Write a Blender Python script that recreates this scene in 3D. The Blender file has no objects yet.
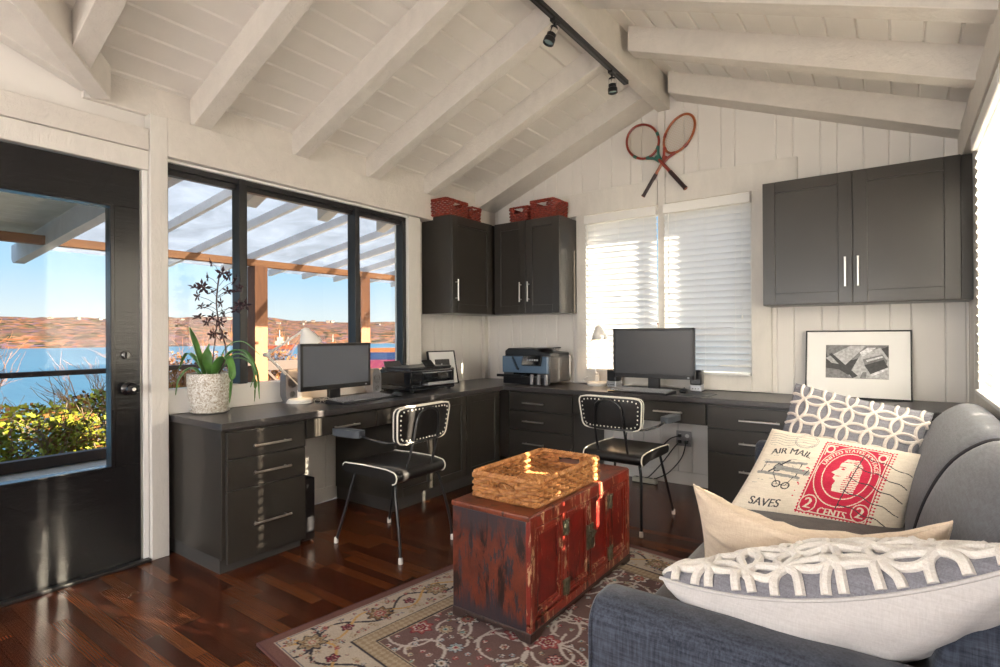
import bpy, bmesh, math, random
import numpy as np
from mathutils import Vector, Matrix, noise

random.seed(7)
S = bpy.context.scene
COL = S.collection
PI = math.pi

# ---------------------------------------------------------------- camera, sky, sun, exposure
CAM = Vector((3.34, -4.40, 1.20))
yaw, pitch, roll = 0.6273, 0.0022, -0.0058
F0 = Vector((-math.sin(yaw), math.cos(yaw), 0)); R0 = Vector((math.cos(yaw), math.sin(yaw), 0)); U0 = Vector((0, 0, 1))
F1 = F0*math.cos(pitch) + U0*math.sin(pitch); U1 = U0*math.cos(pitch) - F0*math.sin(pitch)
R2 = R0*math.cos(roll) + U1*math.sin(roll); U2 = U1*math.cos(roll) - R0*math.sin(roll)
cam_data = bpy.data.cameras.new('camera')
cam_data.sensor_width = 36.0
cam_data.lens = 549.0/1000.0*36.0
cam_data.clip_start = 0.02
cam_data.clip_end = 6000
cam = bpy.data.objects.new('camera', cam_data)
COL.objects.link(cam)
M = Matrix((R2, U2, -F1)).transposed().to_4x4()
M.translation = CAM
cam.matrix_world = M
S.camera = cam

S.view_settings.view_transform = 'Standard'
S.view_settings.look = 'None'
S.view_settings.gamma = 1.0
S.view_settings.use_curve_mapping = False
S.view_settings.exposure = 0.34

w = bpy.data.worlds.new('sky'); S.world = w; w.use_nodes = True
nt = w.node_tree; nt.nodes.clear()
wo = nt.nodes.new('ShaderNodeOutputWorld'); bg = nt.nodes.new('ShaderNodeBackground')
tc = nt.nodes.new('ShaderNodeTexCoord'); sx = nt.nodes.new('ShaderNodeSeparateXYZ'); rp = nt.nodes.new('ShaderNodeValToRGB')
nt.links.new(tc.outputs['Generated'], sx.inputs[0]); nt.links.new(sx.outputs['Z'], rp.inputs[0])
els = rp.color_ramp.elements
els[0].position = 0.0; els[0].color = (.74, .80, .78, 1)
els[1].position = 1.0; els[1].color = (.62, .78, 1.0, 1)
for p, c in ((.035, (.70, .80, .83, 1)), (.10, (.44, .68, .88, 1)), (.20, (.27, .54, .86, 1)), (.32, (.42, .64, .95, 1))):
    e = els.new(p); e.color = c
nt.links.new(rp.outputs[0], bg.inputs[0]); bg.inputs[1].default_value = 1.0
nt.links.new(bg.outputs[0], wo.inputs[0])

def lamp(name, kind, loc, energy, color, size=None, direction=None, **kw):
    d = bpy.data.lights.new(name, kind); d.energy = energy; d.color = color
    if kind == 'SUN': d.angle = math.radians(.53)
    elif kind in ('POINT', 'SPOT'): d.shadow_soft_size = size
    elif kind == 'AREA': d.shape = 'RECTANGLE'; d.size, d.size_y = size
    for k, v in kw.items(): setattr(d, k, v)
    o = bpy.data.objects.new(name, d); COL.objects.link(o); o.location = loc
    if direction is not None: o.rotation_euler = Vector(direction).to_track_quat('-Z', 'Y').to_euler()
    return o
# low sun over the right-hand wall, 22.5 degrees up
sd = Vector((-.965*math.cos(.393), -.26*math.cos(.393), -math.sin(.393)))
lamp('sun', 'SUN', (12, 4, 6), 42.0, (1.0, .84, .64), direction=sd)
# added fill lights, unseen behind the camera, to brighten the room
FILL_LIGHTS = [((2.7, -7.4, 1.3), 150), ((1.1, -7.6, 1.3), 130), ((2.2, -5.6, .9), 22)]
for i, (p, e) in enumerate(FILL_LIGHTS):
    lamp('fill_light', 'POINT', p, e, (1.0, .965, .92), size=.2)

# ---------------------------------------------------------------- materials
MATS = {}
def new_mat(name):
    m = bpy.data.materials.new(name); m.use_nodes = True
    MATS[name] = m
    return m, m.node_tree, m.node_tree.nodes['Principled BSDF']
def N(nt, t, **kw):
    n = nt.nodes.new(t)
    for k, v in kw.items():
        if k in n.inputs.keys(): n.inputs[k].default_value = v
        else: setattr(n, k, v)
    return n
def L(nt, a, b): nt.links.new(a, b)
def ramp(nt, fac, stops, interp='LINEAR'):
    r = nt.nodes.new('ShaderNodeValToRGB'); r.color_ramp.interpolation = interp
    e = r.color_ramp.elements
    while len(e) < len(stops): e.new(.5)
    for el, (p, c) in zip(e, stops):
        el.position = p; el.color = (*c, 1) if len(c) == 3 else c
    if fac is not None: L(nt, fac, r.inputs[0])
    return r.outputs[0]
def coords(nt, scale=(1, 1, 1), kind='Object', rot=(0, 0, 0)):
    t = nt.nodes.new('ShaderNodeTexCoord'); m = nt.nodes.new('ShaderNodeMapping')
    m.inputs['Scale'].default_value = scale; m.inputs['Rotation'].default_value = rot
    L(nt, t.outputs[kind], m.inputs[0]); return m.outputs[0]
def noise_tex(nt, vec, scale, detail=4, rough=.55, dist=0):
    n = nt.nodes.new('ShaderNodeTexNoise'); n.inputs['Scale'].default_value = scale
    n.inputs['Detail'].default_value = detail; n.inputs['Roughness'].default_value = rough; n.inputs['Distortion'].default_value = dist
    if vec is not None: L(nt, vec, n.inputs['Vector'])
    return n.outputs['Fac']
def bump(nt, bsdf, h, strength=.2, dist=.01):
    b = nt.nodes.new('ShaderNodeBump'); b.inputs['Strength'].default_value = strength; b.inputs['Distance'].default_value = dist
    L(nt, h, b.inputs['Height']); L(nt, b.outputs[0], bsdf.inputs['Normal'])
def plain(name, c, rough=.5, metal=0, spec=.5, var=0, vscale=8, bmp=0, bscale=60, coat=0, emit=None, sheen=0):
    m, nt, b = new_mat(name)
    b.inputs['Base Color'].default_value = (*c, 1); b.inputs['Roughness'].default_value = rough
    b.inputs['Metallic'].default_value = metal; b.inputs['Specular IOR Level'].default_value = spec
    b.inputs['Coat Weight'].default_value = coat
    if sheen: b.inputs['Sheen Weight'].default_value = sheen
    if emit: b.inputs['Emission Color'].default_value = (*emit[0], 1); b.inputs['Emission Strength'].default_value = emit[1]
    if var:
        f = noise_tex(nt, coords(nt), vscale)
        L(nt, ramp(nt, f, [(.3, tuple(x*(1-var) for x in c)), (.7, tuple(min(1, x*(1+var)) for x in c))]), b.inputs['Base Color'])
    if bmp:
        bump(nt, b, noise_tex(nt, coords(nt), bscale), bmp, .004)
    return m
def mixc(nt, fac, a, b, mode='MIX'):
    n = nt.nodes.new('ShaderNodeMix'); n.data_type = 'RGBA'; n.blend_type = mode
    for sock, v in ((n.inputs[0], fac), (n.inputs[6], a), (n.inputs[7], b)):
        if isinstance(v, (int, float)): sock.default_value = v
        elif isinstance(v, tuple): sock.default_value = (*v, 1) if len(v) == 3 else v
        else: L(nt, v, sock)
    return n.outputs[2]
def math_n(nt, op, a, b=None):
    n = nt.nodes.new('ShaderNodeMath'); n.operation = op
    for i, v in enumerate((a, b)):
        if v is None: continue
        if isinstance(v, (int, float)): n.inputs[i].default_value = v
        else: L(nt, v, n.inputs[i])
    return n.outputs[0]

def painted_wood(name, c, rough=.55, bs=.45, along=(1, 1, 1)):
    m, nt, b = new_mat(name)
    v = coords(nt, along)
    f = noise_tex(nt, v, 9, 6, .65, .6)
    L(nt, ramp(nt, f, [(.25, tuple(x*.90 for x in c)), (.6, c), (.8, tuple(min(1, x*1.05) for x in c))]), b.inputs['Base Color'])
    b.inputs['Roughness'].default_value = rough
    bump(nt, b, noise_tex(nt, v, 26, 6, .7, 1.2), bs, .012)
    return m
painted_wood('beam_paint', (.70, .66, .61), .6, .5, (1, 1, 1))
painted_wood('post_paint', (.72, .69, .645), .6, .35, (1, 1, .35))
plain('panel_paint', (.72, .69, .655), .5, var=.03, vscale=3, bmp=.05, bscale=20)
plain('ceiling_paint', (.78, .75, .71), .5, var=.04, vscale=3, bmp=.08, bscale=25)
plain('trim_white', (.80, .79, .77), .4, var=.02)
plain('cabinet_paint', (.036, .032, .0275), .28, spec=.45, var=.06, vscale=2, bmp=.03, bscale=90)
plain('kick_paint', (.055, .053, .05), .5)
plain('brushed_steel', (.72, .70, .67), .28, metal=1)
plain('chrome', (.8, .8, .8), .12, metal=1)
plain('brass_old', (.16, .15, .10), .45, metal=.8, var=.4, vscale=40)
plain('black_metal', (.012, .012, .013), .35)
plain('black_plastic', (.014, .014, .016), .3)
plain('gloss_black', (.008, .009, .011), .08, coat=.6)
plain('dark_grey_plastic', (.07, .07, .075), .45)
plain('grey_plastic', (.22, .22, .24), .5)
plain('silver_plastic', (.42, .43, .46), .35, metal=.35)
plain('white_enamel', (.82, .80, .76), .3)
plain('rubber_white', (.78, .74, .68), .6)
plain('cream_piping', (.80, .77, .68), .45)
plain('black_leather', (.014, .013, .013), .36, var=.2, vscale=20, bmp=.25, bscale=45)
plain('pad_leather', (.075, .085, .10), .3, bmp=.2, bscale=60)
plain('screen_glass', (.05, .052, .058), .22, spec=.6)
plain('screen_reflect_grey', (.11, .12, .145), .22, spec=.6)  # switched-off screen, with the room's reflection put in as a lighter blue-grey
plain('blue_grey_plastic', (.10, .16, .24), .2, spec=.6)
plain('key_grey', (.30, .31, .33), .5)
plain('window_frame_black', (.014, .015, .017), .35)
plain('wire_white', (.75, .73, .7), .5)
plain('wire_black', (.015, .015, .015), .5)
plain('power_strip', (.55, .52, .42), .5)
plain('outlet_plate', (.30, .29, .29), .45)
plain('soil', (.06, .035, .02), .9, var=.4, vscale=60, bmp=.6)
plain('leaf_green', (.11, .27, .06), .35, var=.35, vscale=9)
plain('stem_dark', (.07, .045, .04), .5)
plain('petal_dark', (.035, .012, .018), .45, var=.5, vscale=60)
plain('bulb', (1, .9, .7), .4, emit=((1, .72, .38), 12))
plain('paper_white', (.88, .87, .85), .6)
plain('frame_black', (.012, .012, .013), .3)
plain('cord_white', (.85, .83, .8), .6)
plain('lens_glass', (.5, .7, .72), .1, spec=.8, metal=.6)

# door: black gloss
m, nt, b = new_mat('door_black'); b.inputs['Base Color'].default_value = (.010, .010, .011, 1)
b.inputs['Roughness'].default_value = .22; b.inputs['Specular IOR Level'].default_value = .35; b.inputs['Coat Weight'].default_value = .1
bump(nt, b, noise_tex(nt, coords(nt, (1, .3, 6)), 14, 5), .12, .006)

# worktop: dark grained
m, nt, b = new_mat('worktop_dark')
v = coords(nt, (1, 1, 1)); 
f = noise_tex(nt, coords(nt, (7, 7, 60)), 7, 6, .7, .4)
L(nt, ramp(nt, f, [(.3, (.016, .015, .016)), (.55, (.05, .046, .047)), (.75, (.10, .09, .09))]), b.inputs['Base Color'])
b.inputs['Roughness'].default_value = .3
bump(nt, b, f, .12, .004)

# floor: cherry planks along x
m, nt, b = new_mat('cherry_floor')
v = coords(nt)
bk = nt.nodes.new('ShaderNodeTexBrick'); L(nt, v, bk.inputs['Vector'])
bk.inputs['Scale'].default_value = 1; bk.inputs['Brick Width'].default_value = .46; bk.inputs['Row Height'].default_value = .057
bk.inputs['Mortar Size'].default_value = .0012; bk.inputs['Mortar Smooth'].default_value = .2; bk.offset = .37; bk.offset_frequency = 3
bk.inputs['Color1'].default_value = (0, 0, 0, 1); bk.inputs['Color2'].default_value = (1, 1, 1, 1); bk.inputs['Mortar'].default_value = (.5, .5, .5, 1)
base = ramp(nt, bk.outputs['Color'], [(0, (.050, .012, .005)), (.35, (.085, .021, .008)), (.65, (.120, .033, .011)), (1, (.17, .053, .016))])
wv = nt.nodes.new('ShaderNodeTexWave'); wv.wave_type = 'BANDS'; wv.bands_direction = 'Y'
off = nt.nodes.new('ShaderNodeVectorMath'); off.operation = 'MULTIPLY_ADD'
L(nt, bk.outputs['Color'], off.inputs[0]); off.inputs[1].default_value = (3, 5, 0)
mp = coords(nt, (1.3, 34, 1)); L(nt, mp, off.inputs[2])
L(nt, off.outputs[0], wv.inputs['Vector']); wv.inputs['Scale'].default_value = 1.1; wv.inputs['Distortion'].default_value = 7
wv.inputs['Detail'].default_value = 4; wv.inputs['Detail Scale'].default_value = .9
c1 = mixc(nt, ramp(nt, wv.outputs['Fac'], [(.2, (.55, .55, .55)), (.7, (0, 0, 0))]), base, (.022, .007, .004))
L(nt, mixc(nt, bk.outputs['Fac'], c1, (.008, .004, .003)), b.inputs['Base Color'])
b.inputs['Roughness'].default_value = .24
rr = noise_tex(nt, v, 3, 3); L(nt, ramp(nt, rr, [(.3, (.20, .20, .20)), (.7, (.27, .27, .27))]), b.inputs['Roughness'])
bump(nt, b, bk.outputs['Fac'], -.25, .002)

# red lacquer trunk
def lacquer(name, hi, lo, chip, thr=.60, sc=1.0, dark=(.012, .006, .005), grime=False, dk=.55):
    m, nt, b = new_mat(name)
    v = coords(nt, (1, 1, 1)); vs = coords(nt, (1, 1, .22))
    f = noise_tex(nt, v, 6*sc, 6, .7, .5)
    c0 = ramp(nt, f, [(.30, lo), (.62, hi)])
    g = noise_tex(nt, vs, 34*sc, 5, .75, .3)
    c1 = mixc(nt, ramp(nt, g, [(thr, (0, 0, 0)), (thr+.03, (1, 1, 1))], 'LINEAR'), c0, chip)
    d = noise_tex(nt, vs, 15*sc, 6, .75, .8)
    c2 = mixc(nt, ramp(nt, d, [(dk, (0, 0, 0)), (dk+.09, (1, 1, 1))]), c1, dark)
    if grime:      # old soot and wear along the top and bottom edges of the board
        tcn = nt.nodes.new('ShaderNodeTexCoord'); sp = nt.nodes.new('ShaderNodeSeparateXYZ'); L(nt, tcn.outputs['Object'], sp.inputs[0])
        e = math_n(nt, 'ADD', math_n(nt, 'MULTIPLY', math_n(nt, 'ABSOLUTE', math_n(nt, 'SUBTRACT', sp.outputs['Z'], .25)), 4.0), math_n(nt, 'MULTIPLY', noise_tex(nt, coords(nt, (1, 1, .35)), 22, 6, .75), 1.5))
        c2 = mixc(nt, ramp(nt, e, [(.55, (0, 0, 0)), (.8, (1, 1, 1))]) if False else ramp(nt, math_n(nt, 'MULTIPLY', e, .5), [(.60, (0, 0, 0)), (.76, (.92, .92, .92))]), c2, (.030, .024, .030))
    L(nt, c2, b.inputs['Base Color']); b.inputs['Roughness'].default_value = .36
    bump(nt, b, g, .2, .003)
    return m
lacquer('lacquer_red', (.22, .015, .010), (.08, .008, .007), (.42, .22, .13), .625)
lacquer('lacquer_moulding', (.24, .026, .014), (.11, .012, .009), (.46, .27, .15), .56)
lacquer('lacquer_end', (.15, .030, .013), (.055, .012, .007), (.03, .026, .032), .54, grime=True, dk=.51)
lacquer('lacquer_top', (.19, .040, .016), (.07, .018, .009), (.35, .16, .07), .64)
lacquer('lacquer_edge', (.05, .028, .024), (.02, .014, .014), (.20, .07, .03), .62, 1.6)

# wicker
def wicker(name, a, bc, c3):
    m, nt, b = new_mat(name)
    f = noise_tex(nt, coords(nt), 38, 4, .7)
    L(nt, ramp(nt, f, [(.3, a), (.5, bc), (.7, c3)]), b.inputs['Base Color']); b.inputs['Roughness'].default_value = .45
    bump(nt, b, noise_tex(nt, coords(nt), 160, 3), .4, .003)
wicker('rattan', (.27, .10, .032), (.44, .19, .062), (.60, .31, .12))
wicker('red_wicker', (.055, .006, .004), (.24, .022, .008), (.36, .05, .015))

# fabrics
def fabric(name, a, c, scale=(1, 1, 1), fine=260, bs=.3, rough=.9, uv=False, sheen=.2):
    m, nt, b = new_mat(name)
    v1 = coords(nt, (1, 12, 1) if False else (1, 1, 1))
    n1 = noise_tex(nt, coords(nt, (fine*.08, fine*.08, fine)), 1, 3, .7)
    n2 = noise_tex(nt, coords(nt, (fine, fine, fine*.08)), 1, 3, .7)
    s = math_n(nt, 'ADD', math_n(nt, 'MULTIPLY', n1, .5), math_n(nt, 'MULTIPLY', n2, .5))
    L(nt, ramp(nt, s, [(.36, a), (.62, c)]), b.inputs['Base Color'])
    b.inputs['Roughness'].default_value = rough; b.inputs['Sheen Weight'].default_value = sheen
    b.inputs['Specular IOR Level'].default_value = .2
    bump(nt, b, s, bs, .002)
    return m
fabric('sofa_fabric', (.015, .019, .031), (.064, .075, .105), fine=190)
fabric('sofa_seat_fabric', (.03, .025, .026), (.075, .065, .063), fine=190)
fabric('grey_linen', (.14, .14, .165), (.25, .25, .285), fine=300)
fabric('beige_linen', (.60, .47, .35), (.74, .62, .49), fine=330, bs=.15)
fabric('plain_cotton', (.46, .44, .44), (.56, .54, .54), fine=350, bs=.1)
fabric('canvas_cream', (.60, .53, .44), (.74, .67, .57), fine=300, bs=.15)
fabric('chenille', (.62, .58, .54), (.82, .79, .75), fine=420, bs=.9)
fabric('trellis_cord', (.55, .49, .45), (.74, .68, .63), fine=420, bs=.7)
fabric('print_red', (.42, .012, .045), (.56, .03, .075), fine=300, bs=.1)
fabric('print_ink', (.028, .028, .034), (.07, .07, .08), fine=300, bs=.1)
fabric('print_grey', (.17, .17, .17), (.33, .33, .32), fine=300, bs=.1)
plain('piping_dark', (.012, .012, .016), .7)

# rug: woven colours stored on the rug's own points
m, nt, b = new_mat('rug_wool')
at = nt.nodes.new('ShaderNodeAttribute'); at.attribute_name = 'weave'
n1 = noise_tex(nt, coords(nt), 330, 2, .8); n2 = noise_tex(nt, coords(nt), 7, 4, .6)
c = mixc(nt, .45, at.outputs['Color'], ramp(nt, n1, [(.25, (.45, .45, .45)), (.75, (1, 1, 1))]), 'MULTIPLY')
c = mixc(nt, .5, c, ramp(nt, n2, [(.3, (.7, .7, .7)), (.7, (1, 1, 1))]), 'MULTIPLY')
L(nt, c, b.inputs['Base Color']); b.inputs['Roughness'].default_value = .95; b.inputs['Specular IOR Level'].default_value = .1
bump(nt, b, n1, .4, .003)

# pot
m, nt, b = new_mat('speckled_pot')
vo = nt.nodes.new('ShaderNodeTexVoronoi'); vo.inputs['Scale'].default_value = 150; L(nt, coords(nt), vo.inputs['Vector'])
L(nt, ramp(nt, vo.outputs['Color'], [(.2, (.40, .33, .25)), (.5, (.62, .58, .52)), (.8, (.78, .76, .72))]), b.inputs['Base Color'])
b.inputs['Roughness'].default_value = .3; bump(nt, b, vo.outputs['Distance'], .4, .003)

# glass (thin pane), polycarbonate, blind slat
def glass(name, tint, gl=.06, rough=0.0):
    m = bpy.data.materials.new(name); m.use_nodes = True; MATS[name] = m
    nt = m.node_tree; nt.nodes.clear()
    o = nt.nodes.new('ShaderNodeOutputMaterial'); t = nt.nodes.new('ShaderNodeBsdfTransparent'); g = nt.nodes.new('ShaderNodeBsdfGlossy')
    t.inputs[0].default_value = (*tint, 1); g.inputs['Roughness'].default_value = rough
    fr = nt.nodes.new('ShaderNodeLayerWeight'); fr.inputs[0].default_value = .5
    fc = math_n(nt, 'MULTIPLY_ADD', math_n(nt, 'POWER', fr.outputs['Facing'], 5.0), .4); fc.node.inputs[2].default_value = .02
    mx = nt.nodes.new('ShaderNodeMixShader'); L(nt, fc, mx.inputs[0]); L(nt, t.outputs[0], mx.inputs[1]); L(nt, g.outputs[0], mx.inputs[2])
    L(nt, mx.outputs[0], o.inputs[0])
glass('pane_glass', (.97, .98, .98))
def translucent(name, dif, trs, fac, transp=0, mott=0, tint=(1, 1, 1)):
    m = bpy.data.materials.new(name); m.use_nodes = True; MATS[name] = m
    nt = m.node_tree; nt.nodes.clear()
    o = nt.nodes.new('ShaderNodeOutputMaterial'); d = nt.nodes.new('ShaderNodeBsdfDiffuse'); t = nt.nodes.new('ShaderNodeBsdfTranslucent')
    d.inputs[0].default_value = (*dif, 1); t.inputs[0].default_value = (*trs, 1)
    mx = nt.nodes.new('ShaderNodeMixShader'); mx.inputs[0].default_value = fac
    L(nt, d.outputs[0], mx.inputs[1]); L(nt, t.outputs[0], mx.inputs[2])
    out = mx.outputs[0]
    if mott:
        f = noise_tex(nt, coords(nt, (1, 1, 1)), 1.6, 5, .7, 1.0)
        L(nt, ramp(nt, f, [(.35, tuple(x*(1-mott) for x in trs)), (.65, trs)]), t.inputs[0])
    if transp:
        tr = nt.nodes.new('ShaderNodeBsdfTransparent'); tr.inputs[0].default_value = (*tint, 1)
        m2 = nt.nodes.new('ShaderNodeMixShader'); m2.inputs[0].default_value = transp
        L(nt, out, m2.inputs[1]); L(nt, tr.outputs[0], m2.inputs[2]); out = m2.outputs[0]
    L(nt, out, o.inputs[0])
translucent('blind_slat', (.84, .84, .83), (.88, .89, .90), .70)
translucent('polycarbonate', (.42, .46, .52), (.36, .41, .50), .80, .33, .35)

# exterior
def streaked(name, a, c, sc=(1, 1, 1), s=20, rough=.6):
    m, nt, b = new_mat(name)
    f = noise_tex(nt, coords(nt, sc), s, 5, .7, .5)
    L(nt, ramp(nt, f, [(.3, a), (.7, c)]), b.inputs['Base Color']); b.inputs['Roughness'].default_value = rough
streaked('cedar', (.095, .026, .005), (.18, .062, .013), (1, 1, .1), 20)
streaked('cedar_beam', (.15, .052, .013), (.25, .105, .03), (1, .1, 1), 20)
streaked('rail_dark', (.016, .008, .005), (.034, .015, .008), (1, .1, 1), 20)
streaked('outdoor_white', (.60, .61, .64), (.72, .73, .76), (1, 1, 1), 5)
streaked('soffit_paint', (.66, .67, .60), (.78, .79, .73), (1, 1, 1), 5)
streaked('deck_wood', (.34, .32, .29), (.48, .45, .41), (.1, 1, 1), 20)
streaked('earth', (.05, .045, .015), (.13, .085, .03), (1, 1, 1), .8, .9)
streaked('leaf_lime', (.10, .14, .010), (.36, .36, .035), (1, 1, 1), 3, .6)
streaked('leaf_rust', (.14, .05, .012), (.26, .12, .03), (1, 1, 1), 3, .7)
streaked('twig_orange', (.14, .05, .013), (.25, .11, .035), (1, 1, 1), 3, .8)
streaked('twig_pale', (.15, .10, .06), (.24, .17, .10), (1, 1, 1), 3, .8)
m, nt, b = new_mat('lake_water')
f = noise_tex(nt, coords(nt, (.02, .5, 1), rot=(0, 0, 0)), .6, 4)
L(nt, ramp(nt, f, [(.3, (.014, .06, .115)), (.7, (.03, .09, .15))]), b.inputs['Base Color']); b.inputs['Roughness'].default_value = .35; b.inputs['Specular IOR Level'].default_value = .22
bump(nt, b, noise_tex(nt, coords(nt, (.25, .25, 1)), 1.5, 5), .5, .3)
m, nt, b = new_mat('hillside')
vh = coords(nt, (1, 1, 3.0)); g = noise_tex(nt, coords(nt), .006, 4, .6)
vo = nt.nodes.new('ShaderNodeTexVoronoi'); vo.inputs['Scale'].default_value = .075; L(nt, vh, vo.inputs['Vector'])
c = ramp(nt, vo.outputs['Color'], [(.15, (.010, .015, .010)), (.33, (.045, .032, .024)), (.46, (.115, .046, .024)), (.58, (.045, .042, .024)), (.70, (.130, .066, .042)), (.86, (.060, .042, .066))])
c = mixc(nt, ramp(nt, g, [(.42, (0, 0, 0)), (.62, (.55, .55, .55))]), c, (.050, .036, .044))
L(nt, c, b.inputs['Base Color']); b.inputs['Roughness'].default_value = 1; b.inputs['Specular IOR Level'].default_value = .0
plain('ship_red', (.13, .016, .006), .5, var=.2, vscale=.3); plain('ship_blue', (.006, .02, .07), .5); plain('ship_white', (.24, .23, .21), .5)
plain('ship_orange', (.18, .06, .016), .5); plain('ship_magenta', (.11, .015, .042), .5); plain('ship_tan', (.18, .11, .055), .6)
plain('house_white', (.13, .11, .09), .7); plain('house_roof', (.07, .05, .045), .8)

# ---------------------------------------------------------------- mesh helpers
class MB:
    def __init__(s): s.v = []; s.f = []; s.m = []
    def add(s, vs, fs, mi=0):
        o = len(s.v); s.v += [tuple(p) for p in vs]; s.f += [tuple(o+i for i in f) for f in fs]; s.m += [mi]*len(fs); return s
    def box(s, x0, x1, y0, y1, z0, z1, mi=0):
        return s.add([(x0,y0,z0),(x1,y0,z0),(x1,y1,z0),(x0,y1,z0),(x0,y0,z1),(x1,y0,z1),(x1,y1,z1),(x0,y1,z1)],
                     [(0,3,2,1),(4,5,6,7),(0,1,5,4),(1,2,6,5),(2,3,7,6),(3,0,4,7)], mi)
    def obox(s, c, ax, ay, az, hx, hy, hz, mi=0):   # oriented box
        c, ax, ay, az = Vector(c), Vector(ax).normalized(), Vector(ay).normalized(), Vector(az).normalized()
        vs = [c+ax*hx*i+ay*hy*j+az*hz*k for k in (-1,1) for i,j in ((-1,-1),(1,-1),(1,1),(-1,1))]
        return s.add(vs, [(0,3,2,1),(4,5,6,7),(0,1,5,4),(1,2,6,5),(2,3,7,6),(3,0,4,7)], mi)
    def tube(s, pts, r, n=8, closed=False, mi=0, cap=True):
        pts = [Vector(p) for p in pts]; k = len(pts); rs = r if isinstance(r, (list, tuple)) else [r]*k
        vs = []; up = None
        for i in range(k):
            if closed: t = pts[(i+1) % k]-pts[i-1]
            else: t = pts[min(i+1, k-1)]-pts[max(i-1, 0)]
            if t.length < 1e-9: t = Vector((0, 0, 1))
            t.normalize()
            if up is None:
                a = Vector((0, 0, 1)) if abs(t.z) < .9 else Vector((1, 0, 0)); up = (a-t*a.dot(t)).normalized()
            else:
                up = up-t*up.dot(t)
                if up.length < 1e-6: up = t.orthogonal()
                up.normalize()
            sd_ = t.cross(up)
            for j in range(n):
                q = 2*PI*j/n; vs.append(pts[i]+(up*math.cos(q)+sd_*math.sin(q))*rs[i])
        fs = []
        for i in range(k if closed else k-1):
            for j in range(n):
                a = i*n+j; b2 = i*n+(j+1) % n; i2 = (i+1) % k
                fs.append((a, b2, i2*n+(j+1) % n, i2*n+j))
        if not closed and cap:
            fs.append(tuple(reversed(range(n)))); fs.append(tuple((k-1)*n+j for j in range(n)))
        return s.add(vs, fs, mi)
    def cyl(s, a, b, r0, r1=None, n=16, mi=0): return s.tube([a, b], [r0, r0 if r1 is None else r1], n, mi=mi)
    def lathe(s, prof, c=(0, 0, 0), n=24, mi=0, axis='z', closed=False):
        vs = []; c = Vector(c)
        for r, z in prof:
            for j in range(n):
                q = 2*PI*j/n; x, y = r*math.cos(q), r*math.sin(q)
                vs.append(c+{'z': Vector((x, y, z)), 'x': Vector((z, x, y)), 'y': Vector((y, z, x))}[axis])
        fs = []
        k = len(prof)
        for i in range(k if closed else k-1):
            for j in range(n):
                i2 = (i+1) % k
                fs.append((i*n+j, i*n+(j+1) % n, i2*n+(j+1) % n, i2*n+j))
        if not closed:
            if prof[0][0] > 1e-6: fs.append(tuple(reversed(range(n))))
            if prof[-1][0] > 1e-6: fs.append(tuple((k-1)*n+j for j in range(n)))
        return s.add(vs, fs, mi)
    def prism(s, poly, d0, d1, fn, mi=0):      # poly of (a,b), fn(a,b,d) -> point
        n = len(poly)
        vs = [fn(a, b, d0) for a, b in poly]+[fn(a, b, d1) for a, b in poly]
        fs = [tuple(reversed(range(n))), tuple(range(n, 2*n))]+[(i, (i+1) % n, n+(i+1) % n, n+i) for i in range(n)]
        return s.add(vs, fs, mi)
    def sphere(s, c, r, n=10, m=6, sc=(1, 1, 1), mi=0):
        c = Vector(c); vs = [c+Vector((0, 0, -r*sc[2]))]
        for i in range(1, m):
            t = -PI/2+PI*i/m
            for j in range(n):
                q = 2*PI*j/n; vs.append(c+Vector((r*math.cos(t)*math.cos(q)*sc[0], r*math.cos(t)*math.sin(q)*sc[1], r*math.sin(t)*sc[2])))
        vs.append(c+Vector((0, 0, r*sc[2]))); fs = []
        for j in range(n): fs.append((0, 1+(j+1) % n, 1+j))
        for i in range(m-2):
            for j in range(n): a = 1+i*n; fs.append((a+j, a+(j+1) % n, a+n+(j+1) % n, a+n+j))
        t = len(vs)-1; a = 1+(m-2)*n
        for j in range(n): fs.append((a+j, a+(j+1) % n, t))
        return s.add(vs, fs, mi)

WLOC = {}
def link(name, me, mat, parent=None, bevel=0, seg=2):
    o = bpy.data.objects.new(name, me); COL.objects.link(o)
    for mm in (mat if isinstance(mat, (list, tuple)) else [mat]): me.materials.append(MATS[mm])
    if parent is not None: o.parent = parent
    if bevel:
        md = o.modifiers.new('edge', 'BEVEL'); md.width = bevel; md.segments = seg; md.limit_method = 'ANGLE'; md.angle_limit = math.radians(40)
    return o
def build(name, mb, mat, parent=None, world=True, bevel=0, smooth=30, origin=None, seg=2):
    """one mesh object; world=True: vertices are given in world space"""
    off = Vector((0, 0, 0))
    if parent is not None: off = WLOC.get(parent.name, Vector((0, 0, 0))) if world else Vector((0, 0, 0))
    elif world:
        xs = np.array(mb.v); lo, hi = xs.min(0), xs.max(0)
        off = Vector(((lo[0]+hi[0])/2, (lo[1]+hi[1])/2, lo[2])) if origin is None else Vector(origin)
    me = bpy.data.meshes.new(name)
    me.from_pydata([tuple(Vector(p)-off) for p in mb.v], [], mb.f)
    me.polygons.foreach_set('material_index', mb.m)
    bm = bmesh.new(); bm.from_mesh(me); bmesh.ops.recalc_face_normals(bm, faces=bm.faces); bm.to_mesh(me); bm.free()
    if smooth:
        me.polygons.foreach_set('use_smooth', [True]*len(me.polygons)); me.set_sharp_from_angle(angle=math.radians(smooth))
    me.update()
    o = link(name, me, mat, parent, bevel, seg)
    if parent is None: o.location = off
    WLOC[o.name] = off if world else (WLOC.get(parent.name, Vector((0, 0, 0))) if parent else Vector((0, 0, 0)))
    return o
def thing(name, label, cat, loc=(0, 0, 0), rotz=0, group=None):
    o = bpy.data.objects.new(name, None); COL.objects.link(o); o.location = loc; o.rotation_euler = (0, 0, rotz)
    o.empty_display_size = .1
    o['label'] = label; o['category'] = cat
    if group: o['group'] = group
    WLOC[o.name] = Vector(loc)
    return o
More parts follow.
